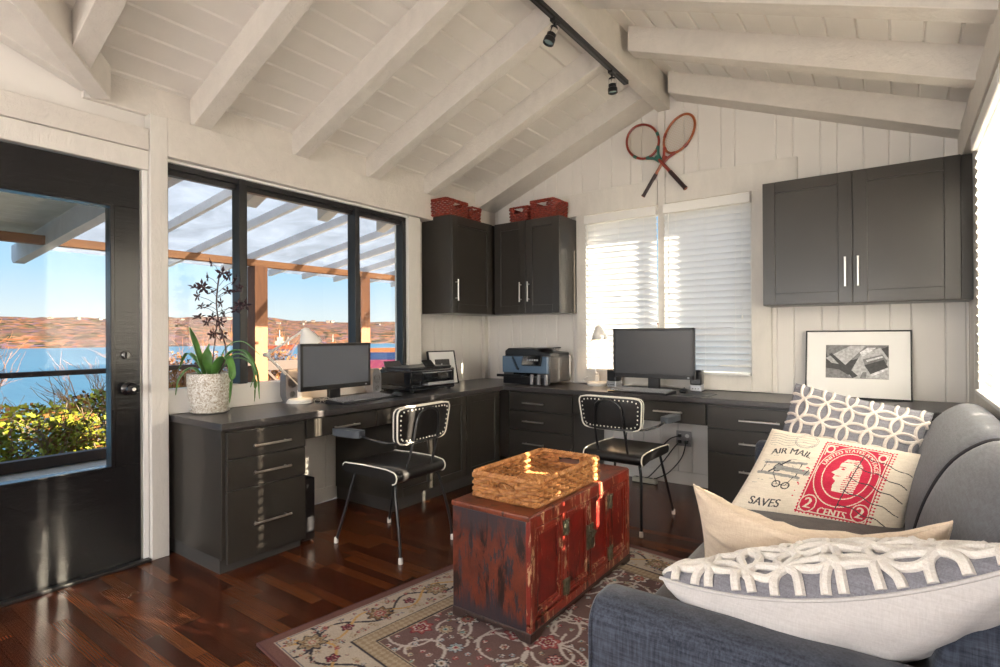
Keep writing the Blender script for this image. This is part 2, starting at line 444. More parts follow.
def tag(o, label, cat, group=None, kind=None):
    o['label'] = label; o['category'] = cat
    if group: o['group'] = group
    if kind: o['kind'] = kind
    return o
def struct(o, label=None, cat=None):
    o['kind'] = 'structure'
    if label: o['label'] = label
    if cat: o['category'] = cat
    return o
def dup(root, loc=None, rotz=None, label=None):
    def cp(o, par):
        c = o.copy(); COL.objects.link(c)
        if par is not None: c.parent = par
        for ch in o.children: cp(ch, c)
        return c
    r = cp(root, None)
    if loc is not None: r.location = loc
    if rotz is not None: r.rotation_euler = (0, 0, rotz)
    if label: r['label'] = label
    return r
def arc(c, r, a0, a1, n, u, v):
    c, u, v = Vector(c), Vector(u), Vector(v)
    return [c+u*r*math.cos(a0+(a1-a0)*i/n)+v*r*math.sin(a0+(a1-a0)*i/n) for i in range(n+1)]
def smooth_path(pts, n=8):
    pts = [Vector(p) for p in pts]; out = []
    P = [pts[0]*2-pts[1]]+pts+[pts[-1]*2-pts[-2]]
    for i in range(1, len(P)-2):
        for k in range(n):
            t = k/n; a, b_, c, d = P[i-1], P[i], P[i+1], P[i+2]
            out.append(.5*((2*b_)+(c-a)*t+(2*a-5*b_+4*c-d)*t*t+(3*b_-a-3*c+d)*t**3))
    out.append(pts[-1]); return out

# ---------------------------------------------------------------- room shell
XR = 3.69; SL = .39; RX = 1.83
def zbot(x): return 2.41+SL*(min(x, XR-x)-.10)          # rafter underside
def ztop(x): return zbot(x)+.165                          # board underside
YF = -9.4
struct(build('floor', MB().box(-.02, XR+.02, YF, .02, -.06, 0), 'cherry_floor', origin=(0, 0, 0)), 'dark cherry plank floor with glossy finish')

def groove_profile(u0, u1, widths, g=.006, d=.007):
    """polyline of (u, depth) for boards with V grooves between them"""
    pts = [(u0, 0)]; u = u0; i = 0
    while True:
        u += widths[i % len(widths)]; i += 1
        if u > u1-.03: break
        pts += [(u-g, 0), (u, -d), (u+g, 0)]
    pts.append((u1, 0)); return pts
def panel(mb, u0, u1, z0, z1, axis, base, sgn, back=.10, widths=(.14, .11, .17, .10, .15)):
    """grooved board panel; axis 'x' spans x at y=base, 'y' spans y at x=base; sgn = direction the face looks"""
    pr = groove_profile(u0, u1, widths)
    poly = pr+[(u1, -back), (u0, -back)]
    top = z1 if callable(z1) else (lambda u: z1)
    n = len(poly); vs = []
    for zz in (0, 1):
        for u, d in poly:
            z = top(u) if zz else z0
            vs.append((u, base+sgn*d, z) if axis == 'x' else (base+sgn*d, u, z))
    fs = [tuple(reversed(range(n))), tuple(range(n, 2*n))]+[(i, (i+1) % n, n+(i+1) % n, n+i) for i in range(n)]
    mb.add(vs, fs)
# back wall (face y = 0, boards look toward -y), window opening x 1.12..2.47, z .875..2.235
mb = MB()
gab = lambda u: ztop(u)+.02
panel(mb, -.12, 1.10, 0, gab, 'x', 0, -1, .10)
for a, bb in ((1.10, 1.83), (1.83, 2.49)):
    panel(mb, a, bb, 2.25, gab, 'x', 0, -1, .10)
panel(mb, 1.10, 2.49, 0, .86, 'x', 0, -1, .10)
panel(mb, 2.49, XR+.12, 0, gab, 'x', 0, -1, .10)
struct(build('wall_back', mb, 'panel_paint', smooth=0), 'white vertical board gable wall')
# left wall (face x = 0, boards look toward +x)
mb = MB()
panel(mb, -1.16, .1, 0, 2.6, 'y', -.04, 1, .06)
panel(mb, -3.0, -1.16, 0, .88, 'y', -.04, 1, .06)
mb.box(-.1, .02, -3.0, -1.1, 2.2, 2.62)
mb.box(-.1, .03, YF, -4.1, 0, 3.4).box(-.1, .03, -4.1, -4.025, 0, 2.2)
mb.prism([(-4.1, 2.2), (-3.0, 2.2), (-3.0, 2.62), (-3.36, 2.62), (-4.1, 2.93)], -.1, .03, lambda a, b_, d: (d, a, b_))
mb.box(-.1, .0, -3.12, -2.99, 0, 2.3)
struct(build('wall_left', mb, 'panel_paint', smooth=0), 'white boarded wall with door and wide window')
# right wall (face x = XR), opening y -2.62..-.60, z .88..2.20
mb = MB()
panel(mb, -.60, .1, 0, 2.75, 'y', XR, -1, .10, (.3, .2))
mb.box(XR, XR+.1, -2.62, -.60, 0, .86); mb.box(XR, XR+.1, -2.62, -.60, 2.22, 2.75); mb.box(XR, XR+.1, YF, -2.62, 0, 2.75)
struct(build('wall_right', mb, 'panel_paint', smooth=0), 'white wall behind the sofa with blinds')

# ceiling boards: both slopes, grooves running along y; the cross gable above the door
def slope_points(x0, x1, step=.135):
    xs = [x0]; x = x0
    pts = [(x0, 0)]
    while x+step < x1-.02:
        x += step; pts += [(x-.007, 0), (x-.001, .010), (x+.001, .010), (x+.007, 0)]
    pts.append((x1, 0)); return pts
def valley_x(y): return .10+(-3.344-y)
mb = MB()
def slope_mesh(pts, y0, y1, right):
    bm = bmesh.new(); rows = []
    for yy in (y0, y1):
        rows.append([bm.verts.new(((XR-x) if right else x, yy, ztop(x)+d)) for x, d in pts]+
                    [bm.verts.new(((XR-x) if right else x, yy, ztop(x)+.05)) for x, d in reversed(pts)])
    n = len(rows[0])
    for i in range(n): bm.faces.new((rows[0][i], rows[0][(i+1) % n], rows[1][(i+1) % n], rows[1][i]))
    return bm
def emit_bm(mb, bm):
    bm.verts.index_update(); mb.add([v.co.copy() for v in bm.verts], [[v.index for v in f.verts] for f in bm.faces]); bm.free()
pl = slope_points(-.45, RX)
emit_bm(mb, slope_mesh(pl, -3.344, .13, False))
bm = slope_mesh(pl, YF, -3.344, False)
nrm = Vector((-1, -1, 0)).normalized(); pt = Vector((.10, -3.344, 0))
g = bm.verts[:]+bm.edges[:]+bm.faces[:]
bmesh.ops.bisect_plane(bm, geom=g, plane_co=pt, plane_no=nrm, clear_outer=True)
emit_bm(mb, bm)
emit_bm(mb, slope_mesh(slope_points(-.3, RX), YF, .13, True))
# cross gable slope rising toward -y, boards along x
pts = []; yy = 0
while yy < 1.9:
    pts += [(yy, 0), (yy+.129, 0), (yy+.135, .008)]; yy += .141
bm = bmesh.new(); rows = []
for xx in (-.12, 2.1):
    rows.append([bm.verts.new((xx, -3.344-s_, 2.41+.165+SL*s_+d)) for s_, d in pts]+[bm.verts.new((xx, -3.344-s_, 2.41+.215+SL*s_)) for s_, d in reversed(pts)])
n = len(rows[0])
for i in range(n): bm.faces.new((rows[0][i], rows[0][(i+1) % n], rows[1][(i+1) % n], rows[1][i]))
g = bm.verts[:]+bm.edges[:]+bm.faces[:]
bmesh.ops.bisect_plane(bm, geom=g, plane_co=pt, plane_no=-nrm, clear_outer=True)
emit_bm(mb, bm)
struct(build('ceiling', mb, 'ceiling_paint', smooth=0), 'white tongue and groove board ceiling')

TRIM = [0]
def trim(mb, mat='beam_paint', bevel=.004, label=None):
    TRIM[0] += 1
    o = build('trim_%d' % TRIM[0], mb, mat, bevel=bevel, smooth=0)
    struct(o, label)
    return o
trim(MB().box(1.758, 1.858, YF, 0, 3.012, 3.34), label='white ridge beam carrying the black track')
def rafter(y0, y1, x0, right, x1=RX-.05):
    f = (lambda x: XR-x) if right else (lambda x: x)
    mb = MB()
    mb.prism([(x0, zbot(x0)), (x1, zbot(x1)), (x1, ztop(x1)+.01), (x0, ztop(x0)+.01)], y0, y1, lambda a, b_, d: (f(a), d, b_))
    return mb
LY = [-2.84, -2.19, -1.555, -.92]
for y in LY: trim(rafter(y-.05, y+.05, -.55, False))
trim(rafter(-.27, -.0, .0, False))
trim(rafter(-3.53, -3.43, .22, False))
RYS = [-.92, -1.62, -2.3, -3.0]
for y in RYS: trim(rafter(y-.06, y+.06, .0, True))
trim(rafter(-.20, -.0, .0, True))
# valley beam and rake rafter over the door
def slanted(a, b_, wv, h):
    a, b_ = Vector(a), Vector(b_); t = (b_-a).normalized(); s_ = t.cross(Vector((0, 0, 1))).normalized(); 
    vs = []
    for p in (a, b_):
        for i, k in ((-1, 0), (1, 0), (1, 1), (-1, 1)): vs.append(p+s_*wv*.5*i+Vector((0, 0, h*k)))
    return MB().add(vs, [(0, 3, 2, 1), (4, 5, 6, 7), (0, 1, 5, 4), (1, 2, 6, 5), (2, 3, 7, 6), (3, 0, 4, 7)])
k_ = 1.6
trim(slanted((.09, -3.335, 2.40), (.09+k_, -3.335-k_, 2.40+SL*k_), .09, .17), label='white valley beam slanting up from door post')
trim(MB().prism([(-3.40, 2.43), (-3.40-1.2, 2.43+SL*1.2), (-3.40-1.2, 2.60+SL*1.2), (-3.40, 2.60)], .03, .11, lambda a, b_, d: (d, a, b_)))
# blocking between rafters over the left wall, top plate, posts
trim(MB().box(-.04, .06, -3.4, 0, 2.40, 2.60))
trim(MB().box(-.04, .10, -3.028, -.0, 2.19, 2.405), label='white header beam above the wide window')
trim(MB().box(.0, .095, -4.6, -3.12, 2.20, 2.315), label='rough white beam above the door')
trim(MB().box(-.04, .10, -3.116, -3.028, 0, 2.40), 'post_paint', label='white post between door and window')
trim(MB().box(.0, .085, -4.6, -3.116, 2.095, 2.198), 'post_paint', label='flat white door head trim')
trim(MB().box(.0, .075, -3.146, -3.118, 0, 2.095).box(.0, .06, -3.158, -3.146, 0, 2.088), 'trim_white')
trim(MB().box(.03, .075, -4.13, -4.025, 0, 2.095), 'trim_white')
trim(MB().box(-.04, .06, -1.155, -1.02, .766, 2.19), 'post_paint', label='white post right of the wide window')
trim(MB().box(-.03, .055, -3.028, -1.155, .766, .905), 'trim_white', label='white sill board of the wide window')
trim(MB().box(-.04, .0, -.05, .0, .766, 2.42), 'post_paint')
# back wall woodwork
trim(MB().box(1.02, 1.125, -.035, 0, .77, 2.25), 'post_paint')
trim(MB().box(1.764, 1.822, -.035, 0, .77, 2.24), 'post_paint', label='white post between the two back blinds')
trim(MB().box(1.764, 1.822, -.03, 0, 2.24, 3.0), 'post_paint')
trim(MB().box(2.468, 2.60, -.035, 0, .77, 2.25), 'post_paint')
trim(MB().prism([(.80, 2.25), (1.76, 2.25), (1.76, 2.455), (.80, 2.455)], -.03, 0, lambda a, b_, d: (a, d, b_)), 'post_paint')
trim(MB().prism([(1.826, 2.25), (2.77, 2.25), (2.77, 2.45), (2.30, 2.455), (2.29, 2.462), (1.826, 2.466)], -.03, 0, lambda a, b_, d: (a, d, b_)), 'post_paint')
trim(MB().box(1.125, 2.468, -.05, 0, .77, .885), 'post_paint', label='white sill board under the back blinds')
# right wall woodwork
trim(MB().box(XR-.045, XR, YF, 0, 2.225, 2.42), label='white top beam along the sofa wall')
trim(MB().box(XR-.015, XR, -.66, -.55, .77, 2.225), 'post_paint')
trim(MB().box(XR-.02, XR, -2.62, -.66, .78, .885), 'post_paint')
# eave roof outside: the rafters' tails run on under it
# baseboards
struct(build('baseboard_left', MB().box(-.04, -.028, -2.5, -1.85, 0, .10), 'panel_paint', bevel=.002, smooth=0))
struct(build('baseboard_back', MB().box(1.28, 2.28, -.012, 0, 0, .10), 'panel_paint', bevel=.002, smooth=0))

# ---------------------------------------------------------------- left window
wroot = bpy.data.objects.new('window_1', None); COL.objects.link(wroot); wroot.location = (0, -2.1, .9); wroot['kind'] = 'structure'
wroot['label'] = 'wide black framed sliding window above the desk'; WLOC['window_1'] = Vector((0, -2.1, .9))
Y0, Y1, Z0, Z1 = -3.02, -1.165, .838, 2.175
mb = MB()
for a in ((Y0, Y1, Z1-.032, Z1), (Y0, Y1, Z0, Z0+.03), (Y0, Y0+.02, Z0, Z1), (Y1-.04, Y1, Z0, Z1)): mb.box(-.04, .035, a[0], a[1], a[2], a[3])
build('frame', mb, 'window_frame_black', wroot, bevel=.002, smooth=0)
build('mullion', MB().box(-.045, .045, -2.595, -2.55, Z0, Z1).box(-.045, .02, -2.55, -2.53, Z0, Z1-.03), 'window_frame_black', wroot, bevel=.003, smooth=0)
build('mullion', MB().box(-.045, .045, -1.70, -1.665, Z0, Z1).box(-.045, .02, -1.665, -1.635, Z0, Z1-.03), 'window_frame_black', wroot, bevel=.003, smooth=0)
mb = MB()
for a, c in ((Y0+.02, -2.60), (-2.53, -1.705), (-1.635, Y1-.045)):
    for z in (Z0+.03, Z1-.062): mb.box(-.03, .015, a, c, z, z+.03)
build('sash_rail', mb, 'window_frame_black', wroot, bevel=.002, smooth=0)
for a, c in ((Y0+.02, -2.595), (-2.53, -1.70), (-1.635, Y1-.04)):
    build('pane', MB().box(-.012, -.008, a, c, Z0+.03, Z1-.05), 'pane_glass', wroot, smooth=0)
build('reveal', MB().box(-.1, .055, Y0, Y1, Z1, 2.19).box(-.1, .055, Y1, -1.155, Z0, Z1), 'trim_white', wroot, smooth=0)

# ---------------------------------------------------------------- door
droot = bpy.data.objects.new('door_1', None); COL.objects.link(droot); droot.location = (.05, -3.58, 0); droot['kind'] = 'structure'
droot['label'] = 'black glazed exterior door'; WLOC['door_1'] = Vector((.05, -3.58, 0))
DY0, DY1, GY0, GY1, GZ0, GZ1 = -4.02, -3.158, -3.87, -3.288, .53, 1.878
mb = MB().box(.02, .075, DY0, DY1, .015, GZ0).box(.02, .075, DY0, DY1, GZ1, 2.085).box(.02, .075, DY0, GY0, GZ0, GZ1).box(.02, .075, GY1, DY1, GZ0, GZ1)
build('door_leaf', mb, 'door_black', droot, bevel=.003, smooth=0)
mb = MB()
for a in ((GY0, GY1, GZ0-.012, GZ0+.008), (GY0, GY1, GZ1-.008, GZ1+.012), (GY0-.012, GY0+.008, GZ0, GZ1), (GY1-.008, GY1+.012, GZ0, GZ1)): mb.box(.012, .083, *a)
build('glazing_bead', mb, 'door_black', droot, bevel=.003, smooth=0)
build('pane', MB().box(.045, .049, GY0, GY1, GZ0, GZ1), 'pane_glass', droot, smooth=0)
kb = build('knob', MB().lathe([(.034, 0), (.034, .006), (.026, .012), (.014, .018), (.012, .035), (.024, .045), (.030, .058), (.027, .070), (.014, .077), (0, .078)], (.075, -3.218, .93), 20, axis='x'), 'gloss_black', droot)
build('keyhole', MB().lathe([(.009, .0775), (.009, .081), (0, .081)], (.075, -3.218, .93), 12, axis='x'), 'brushed_steel', kb)
build('deadbolt', MB().lathe([(.022, 0), (.022, .008), (.016, .013), (0, .013)], (.075, -3.227, 1.105), 18, axis='x').box(.085, .103, -3.230, -3.224, 1.09, 1.12), 'gloss_black', droot)
build('threshold', MB().box(.0, .11, DY0, -3.12, 0, .016), 'black_metal', droot, bevel=.003, smooth=0)

# ---------------------------------------------------------------- blinds
def blind(label, axis, u0, u1, base, sgn, z0, z1, valance=.075, holes=()):
    """hangs at base (wall plane), sgn = room side direction along the other axis"""
    c = (u0+u1)/2
    loc = (c, base, z1) if axis == 'x' else (base, c, z1)
    root = thing('window_blind', label, 'blind', loc, group='white slatted blinds')
    def P(u, d, z): return (u, base+sgn*d, z) if axis == 'x' else (base+sgn*d, u, z)
    def bx(mb, a, b_, d0, d1, zz0, zz1):
        p, q = P(a, d0, zz0), P(b_, d1, zz1)
        return mb.box(min(p[0], q[0]), max(p[0], q[0]), min(p[1], q[1]), max(p[1], q[1]), zz0, zz1)
    build('valance', bx(MB(), u0-.004, u1+.004, .0, .055, z1-valance, z1), 'trim_white', root, bevel=.006, smooth=0)
    mb = MB(); sp = .0475; hw = .025; a = math.radians(60); z = z0+.05; nz = 0
    cords = list(holes) if holes else [u0+.10, (u0+u1)/2, u1-.10]
    while z < z1-valance+.03:
        # outer edge low, inner (room) edge high; gently curved section
        def strip(ua, ub, ts):
            sec = []
            for t in ts:
                d = .026+hw*t*math.cos(a)-.004*(1-t*t)*math.sin(a); zz = z+hw*t*math.sin(a)+.004*(1-t*t)*math.cos(a)
                sec.append((d, zz))
            vs = []; n = 2*len(sec)
            for u in (ua, ub): vs += [P(u, d, zz) for d, zz in sec]+[P(u, d, zz-.0022) for d, zz in reversed(sec)]
            mb.add(vs, [(i, (i+1) % n, n+(i+1) % n, n+i) for i in range(n)]+[tuple(range(n)), tuple(range(n, 2*n))])
        cuts = [u0]
        for h in sorted(holes): cuts += [h-.006, h+.006]
        cuts.append(u1)
        for i in range(0, len(cuts), 2): strip(cuts[i], cuts[i+1], (-1, -.5, 0, .5, 1))
        for h in holes: strip(h-.006, h+.006, (-1, -.62, -.26)); strip(h-.006, h+.006, (.26, .62, 1))      # slots the cords pass through
        z += sp; nz += 1
    build('slats', mb, 'blind_slat', root, smooth=25)
    build('bottom_rail', bx(MB(), u0+.004, u1-.004, .008, .046, z0, z0+.02), 'trim_white', root, bevel=.004, smooth=0)
    mb = MB()
    for cu in cords:
        for d in ((.004, .048) if not holes else (.050,)): mb.tube([P(cu, d, z0+.01), P(cu, d, z1-valance)], .0012, 4)
    build('ladder_cords', mb, 'cord_white', root)
    return root, P
b1, P1 = blind('white slatted blind behind the lamp and printer', 'x', 1.125, 1.762, -.03, -1, .885, 2.232)
build('tilt_wand', MB().tube([P1(1.16, .062, 2.16), P1(1.163, .064, 1.25)], .004, 6), 'trim_white', b1)
b2, P2 = blind('white slatted blind nearest the charcoal cabinet with two doors', 'x', 1.826, 2.466, -.03, -1, .885, 2.234)
build('tilt_wand', MB().tube([P2(1.87, .062, 2.16), P2(1.872, .064, 1.30)], .004, 6), 'trim_white', b2)
build('pull_tassel', MB().tube([P2(2.415, .064, 2.16), P2(2.415, .064, 1.34)], .0015, 5).lathe([(.003, .03), (.008, 0), (.006, -.004), (0, -.004)], P2(2.415, .064, 1.31), 8), 'trim_white', b2)
blind('white slatted blind on the sofa wall beside the corner cabinet', 'y', -1.60, -.67, XR+.015, -1, .885, 2.21, holes=(-1.07,))
blind('white slatted blind on the sofa wall nearest the camera', 'y', -2.60, -1.628, XR+.015, -1, .885, 2.21, holes=(-2.525, -1.969))
for i, (axis, u0, u1, base) in enumerate((('x', 1.125, 2.468, .06), ('y', -2.62, -.60, XR+.075))):
    wr = bpy.data.objects.new('window_%d' % (i+2), None); COL.objects.link(wr); wr['kind'] = 'structure'
    wr['label'] = ('window behind the back wall blinds', 'window behind the sofa wall blinds')[i]
    wr.location = (1.8, .06, .9) if axis == 'x' else (XR+.06, -1.6, .9); WLOC[wr.name] = Vector(wr.location)
    q = (lambda a, b_, d0, d1, z0, z1: MB().box(a, b_, base+d0, base+d1, z0, z1)) if axis == 'x' else (lambda a, b_, d0, d1, z0, z1: MB().box(base+d0, base+d1, a, b_, z0, z1))
    for a in ((u0, u1, -.03, .03, .86, .90), (u0, u1, -.03, .03, 2.19, 2.235), (u0, u0+.03, -.03, .03, .9, 2.19), (u1-.03, u1, -.03, .03, .9, 2.19)):
        build('frame', q(*a), 'trim_white', wr, smooth=0)
    build('pane', q(u0+.03, u1-.03, -.002, .002, .9, 2.19), 'pane_glass', wr, smooth=0)

# ---------------------------------------------------------------- desks and cabinets
DT = .765                       # worktop height
XF, YB = .615, -.585              # desk fronts
mb = MB().prism([(-.035, -3.012), (.632, -3.012), (.622, -.602), (XR-.005, -.602), (XR-.005, -.004), (-.035, -.004)], DT-.036, DT, lambda a, b_, d: (a, b_, d))
tag(build('worktop', mb, 'worktop_dark', bevel=.004, smooth=0), 'dark grained corner worktop running along both walls', 'worktop')

def bar_handle(parent, p0, p1, out, name='handle'):
    """bar pull between p0 and p1, standing off along out"""
    p0, p1, out = Vector(p0), Vector(p1), Vector(out); t = (p1-p0).normalized()
    mb = MB().tube([p0+out, p1+out], .0065, 10)
    for p in (p0+t*.022, p1-t*.022): mb.tube([p-out*.05, p+out], .005, 8)
    build(name, mb, 'brushed_steel', parent)
def shaker(parent, name, rect, face, sgn, axis, rail=.055, th=.02, label=None):
    """framed door with a recessed panel. rect = (u0,u1,z0,z1) on plane axis=face, looking sgn"""
    u0, u1, z0, z1 = rect
    def bx(mb, a, b_, zz0, zz1, d0, d1):
        lo, hi = sorted((face+sgn*d0, face+sgn*d1))
        return mb.box(lo, hi, a, b_, zz0, zz1) if axis == 'x' else mb.box(a, b_, lo, hi, zz0, zz1)
    mb = MB()
    bx(mb, u0, u0+rail, z0, z1, 0, th); bx(mb, u1-rail, u1, z0, z1, 0, th)
    bx(mb, u0+rail, u1-rail, z0, z0+rail, 0, th); bx(mb, u0+rail, u1-rail, z1-rail, z1, 0, th)
    o = build(name, mb, 'cabinet_paint', parent, bevel=.0025, smooth=0)
    build('recessed_panel', bx(MB(), u0+rail-.004, u1-rail+.004, z0+rail-.004, z1-rail+.004, .001, th-.011), 'cabinet_paint', o, smooth=0)
    return o
def slab_front(parent, rect, face, sgn, axis, th=.02, name='drawer'):
    u0, u1, z0, z1 = rect; lo, hi = sorted((face, face+sgn*th))
    mb = MB().box(lo, hi, u0, u1, z0, z1) if axis == 'x' else MB().box(u0, u1, lo, hi, z0, z1)
    return build(name, mb, 'cabinet_paint', parent, bevel=.0025, smooth=0)
G = .002
# left pedestal
t = thing('drawer_pedestal', 'charcoal three drawer pedestal at the near end of the worktop', 'drawer unit', (.31, -2.75, 0))
build('body', MB().box(-.03, XF-.022, -2.995, -2.52, .075, DT-.036), 'cabinet_paint', t, bevel=.002, smooth=0)
build('toe_kick', MB().box(-.03, XF-.05, -2.992, -2.53, 0, .075), 'kick_paint', t, smooth=0)
for (z0, z1, hz) in ((.575, .712, .632), (.418, .571, .492), (.052, .414, .228)):
    d = slab_front(t, (-2.975, -2.527, z0, z1), XF-.022, 1, 'x')
    bar_handle(d, (XF-.002, -2.85, hz), (XF-.002, -2.635, hz), (.03, 0, 0))
# knee hole apron on the left desk
t = thing('desk_apron', 'charcoal apron with slim drawer above the left knee hole', 'desk apron', (.6, -2.17, .61))
build('rail', MB().box(XF-.06, XF-.022, -2.518, -1.832, .61, DT-.036), 'cabinet_paint', t, smooth=0)
d = slab_front(t, (-2.44, -2.0, .617, .72), XF-.022, 1, 'x')
bar_handle(d, (XF-.002, -2.345, .655), (XF-.002, -2.16, .655), (.03, 0, 0))
slab_front(t, (-2.516, -2.444, .617, .72), XF-.022, 1, 'x', name='filler_panel'); slab_front(t, (-1.996, -1.834, .617, .72), XF-.022, 1, 'x', name='filler_panel')
# cabinet with doors on the left desk
t = thing('base_cabinet', 'charcoal base cabinet with framed doors behind the left chair', 'cabinet', (.31, -1.24, 0))
build('body', MB().box(-.03, XF-.022, -1.83, -.62, .09, DT-.036), 'cabinet_paint', t, smooth=0)
build('toe_kick', MB().box(-.03, XF-.06, -1.82, -.62, 0, .09), 'kick_paint', t, smooth=0)
for u0, u1 in ((-1.828, -1.47), (-1.466, -1.092), (-1.088, -.66)):
    shaker(t, 'door', (u0+G, u1-G, .10, .722), XF-.022, 1, 'x')
# back desk units
def pedestal(x0, x1, label, hx0, hx1, n=3):
    t = thing('drawer_pedestal', label, 'drawer unit', ((x0+x1)/2, -.3, 0))
    build('body', MB().box(x0, x1, YB+.022, -.01, .09, DT-.036), 'cabinet_paint', t, smooth=0)
    build('toe_kick', MB().box(x0+.005, x1-.005, YB+.07, -.01, 0, .09), 'kick_paint', t, smooth=0)
    for (z0, z1, hz) in ((.568, .712, .633), (.408, .564, .483), (.10, .404, .30)):
        d = slab_front(t, (x0+.004, x1-.004, z0, z1), YB+.022, -1, 'y')
        bar_handle(d, (hx0, YB+.002, hz), (hx1, YB+.002, hz), (0, -.03, 0))
pedestal(.655, 1.268, 'charcoal three drawer pedestal in the inside corner of the worktop', .815, 1.02)
pedestal(2.292, 2.93, 'charcoal three drawer pedestal behind the far sofa arm', 2.50, 2.74)
pedestal(2.934, 3.655, 'charcoal drawer unit under the worktop behind the patterned cushions', 3.2, 3.42)
t = thing('desk_apron', 'charcoal apron with slim drawer above the back knee hole', 'desk apron', (1.78, -.56, .575))
build('rail', MB().box(1.27, 2.29, YB+.022, YB+.06, .575, DT-.036), 'cabinet_paint', t, smooth=0)
d = slab_front(t, (1.36, 2.284, .582, .72), YB+.022, -1, 'y')
bar_handle(d, (1.93, YB+.002, .655), (2.135, YB+.002, .655), (0, -.03, 0))
slab_front(t, (1.274, 1.356, .582, .72), YB+.022, -1, 'y', name='filler_panel')
# wall cabinets
CZ0, CZ1 = 1.385, 2.215
t = thing('wall_cabinet', 'charcoal single door wall cabinet beside the wide window', 'cabinet', (.16, -.6, CZ0))
build('body', MB().box(-.036, .295, -.905, -.006, CZ0, CZ1), 'cabinet_paint', t, bevel=.002, smooth=0)
d = shaker(t, 'door', (-.903, -.345, CZ0+.004, CZ1-.003), .295, 1, 'x', .075)
bar_handle(d, (.315, -.862, 1.49), (.315, -.862, 1.67), (.03, 0, 0))
t = thing('wall_cabinet', 'charcoal double door wall cabinet in the room corner left of the blinds', 'cabinet', (.66, -.16, CZ0))
build('body', MB().box(.33, 1.02, -.315, -.003, CZ0, CZ1), 'cabinet_paint', t, bevel=.002, smooth=0)
for u0, u1, hx in ((.335, .673, .628), (.677, 1.018, .712)):
    d = shaker(t, 'door', (u0, u1, CZ0+.004, CZ1-.003), -.315, -1, 'y', .07)
    bar_handle(d, (hx, -.335, 1.49), (hx, -.335, 1.665), (0, -.03, 0))
t = thing('wall_cabinet', 'wide charcoal double door wall cabinet above the large framed picture', 'cabinet', (3.12, -.16, CZ0))
build('body', MB().box(2.598, 3.636, -.315, -.003, CZ0, CZ1), 'cabinet_paint', t, bevel=.002, smooth=0)
build('filler_strip', MB().box(3.636, XR-.002, -.30, -.003, CZ0, CZ1), 'cabinet_paint', t, smooth=0)
for u0, u1, hx in ((2.60, 3.111, 3.074), (3.115, 3.634, 3.142)):
    d = shaker(t, 'door', (u0, u1, CZ0+.004, CZ1-.003), -.315, -1, 'y', .075)
    bar_handle(d, (hx, -.335, 1.49), (hx, -.335, 1.675), (0, -.03, 0))

# ---------------------------------------------------------------- baskets
def weave_wall(mb, poly_pts, z0, z1, rows, per, amp, rad, flare=0, skip=None, n=5, phase=0):
    """woven strands round a closed outline poly_pts (list of (x,y)); skip(s, z) leaves gaps for handles"""
    P = [Vector((p[0], p[1], 0)) for p in poly_pts]; k = len(P)
    seg = [(P[(i+1) % k]-P[i]).length for i in range(k)]; tot = sum(seg)
    cen = sum(P, Vector())/k
    m = int(per*4)
    for r in range(rows):
        z = z0+(z1-z0)*(r+.5)/rows; fl = 1+flare*(z-z0)/(z1-z0)
        run = []; runs = []
        for i in range(m+1):
            s_ = (i/m*tot) % tot; a = s_; j = 0
            while a > seg[j] and j < k-1: a -= seg[j]; j += 1
            d = (P[(j+1) % k]-P[j]).normalized(); p = P[j]+d*a
            nrm = Vector((d.y, -d.x, 0))
            q = cen+(p-cen)*fl+nrm*(amp*math.cos(PI*per*i/m+PI*(r % 2)))
            if skip and skip(p, z):
                if len(run) > 1: runs.append(run)
                run = []
            else: run.append((q.x, q.y, z))
        if len(run) > 1: runs.append(run)
        for rn in runs: mb.tube(rn, rad, n)
def rrect(x0, x1, y0, y1, r=.015, n=3):
    out = []
    for cx_, cy_, a in ((x1-r, y0+r, -PI/2), (x1-r, y1-r, 0), (x0+r, y1-r, PI/2), (x0+r, y0+r, PI)):
        for i in range(n+1): out.append((cx_+r*math.cos(a+PI/2*i/n), cy_+r*math.sin(a+PI/2*i/n)))
    return out
def twisted_rim(mb, pts, rad, closed=True, turns=60, n=5):
    """two strands twisted round a path"""
    pts = [Vector(p) for p in pts]; k = len(pts)
    dense = []
    for i in range(k if closed else k-1):
        a, b_ = pts[i], pts[(i+1) % k]; m = max(1, int((b_-a).length/.006))
        for j in range(m): dense.append(a+(b_-a)*j/m)
    if not closed: dense.append(pts[-1])
    q = len(dense)
    for ph in (0, PI):
        st = []
        for i, p in enumerate(dense):
            t = (dense[(i+1) % q]-dense[i-1]) if closed else (dense[min(i+1, q-1)]-dense[max(i-1, 0)])
            t = t.normalized() if t.length > 1e-9 else Vector((1, 0, 0))
            u = t.cross(Vector((0, 0, 1)))
            u = u.normalized() if u.length > 1e-3 else Vector((1, 0, 0)); v = u.cross(t)
            a = ph+2*PI*round(turns)*i/q
            st.append(p+(u*math.cos(a)+v*math.sin(a))*rad*.75)
        mb.tube(st, rad, n, closed=closed)
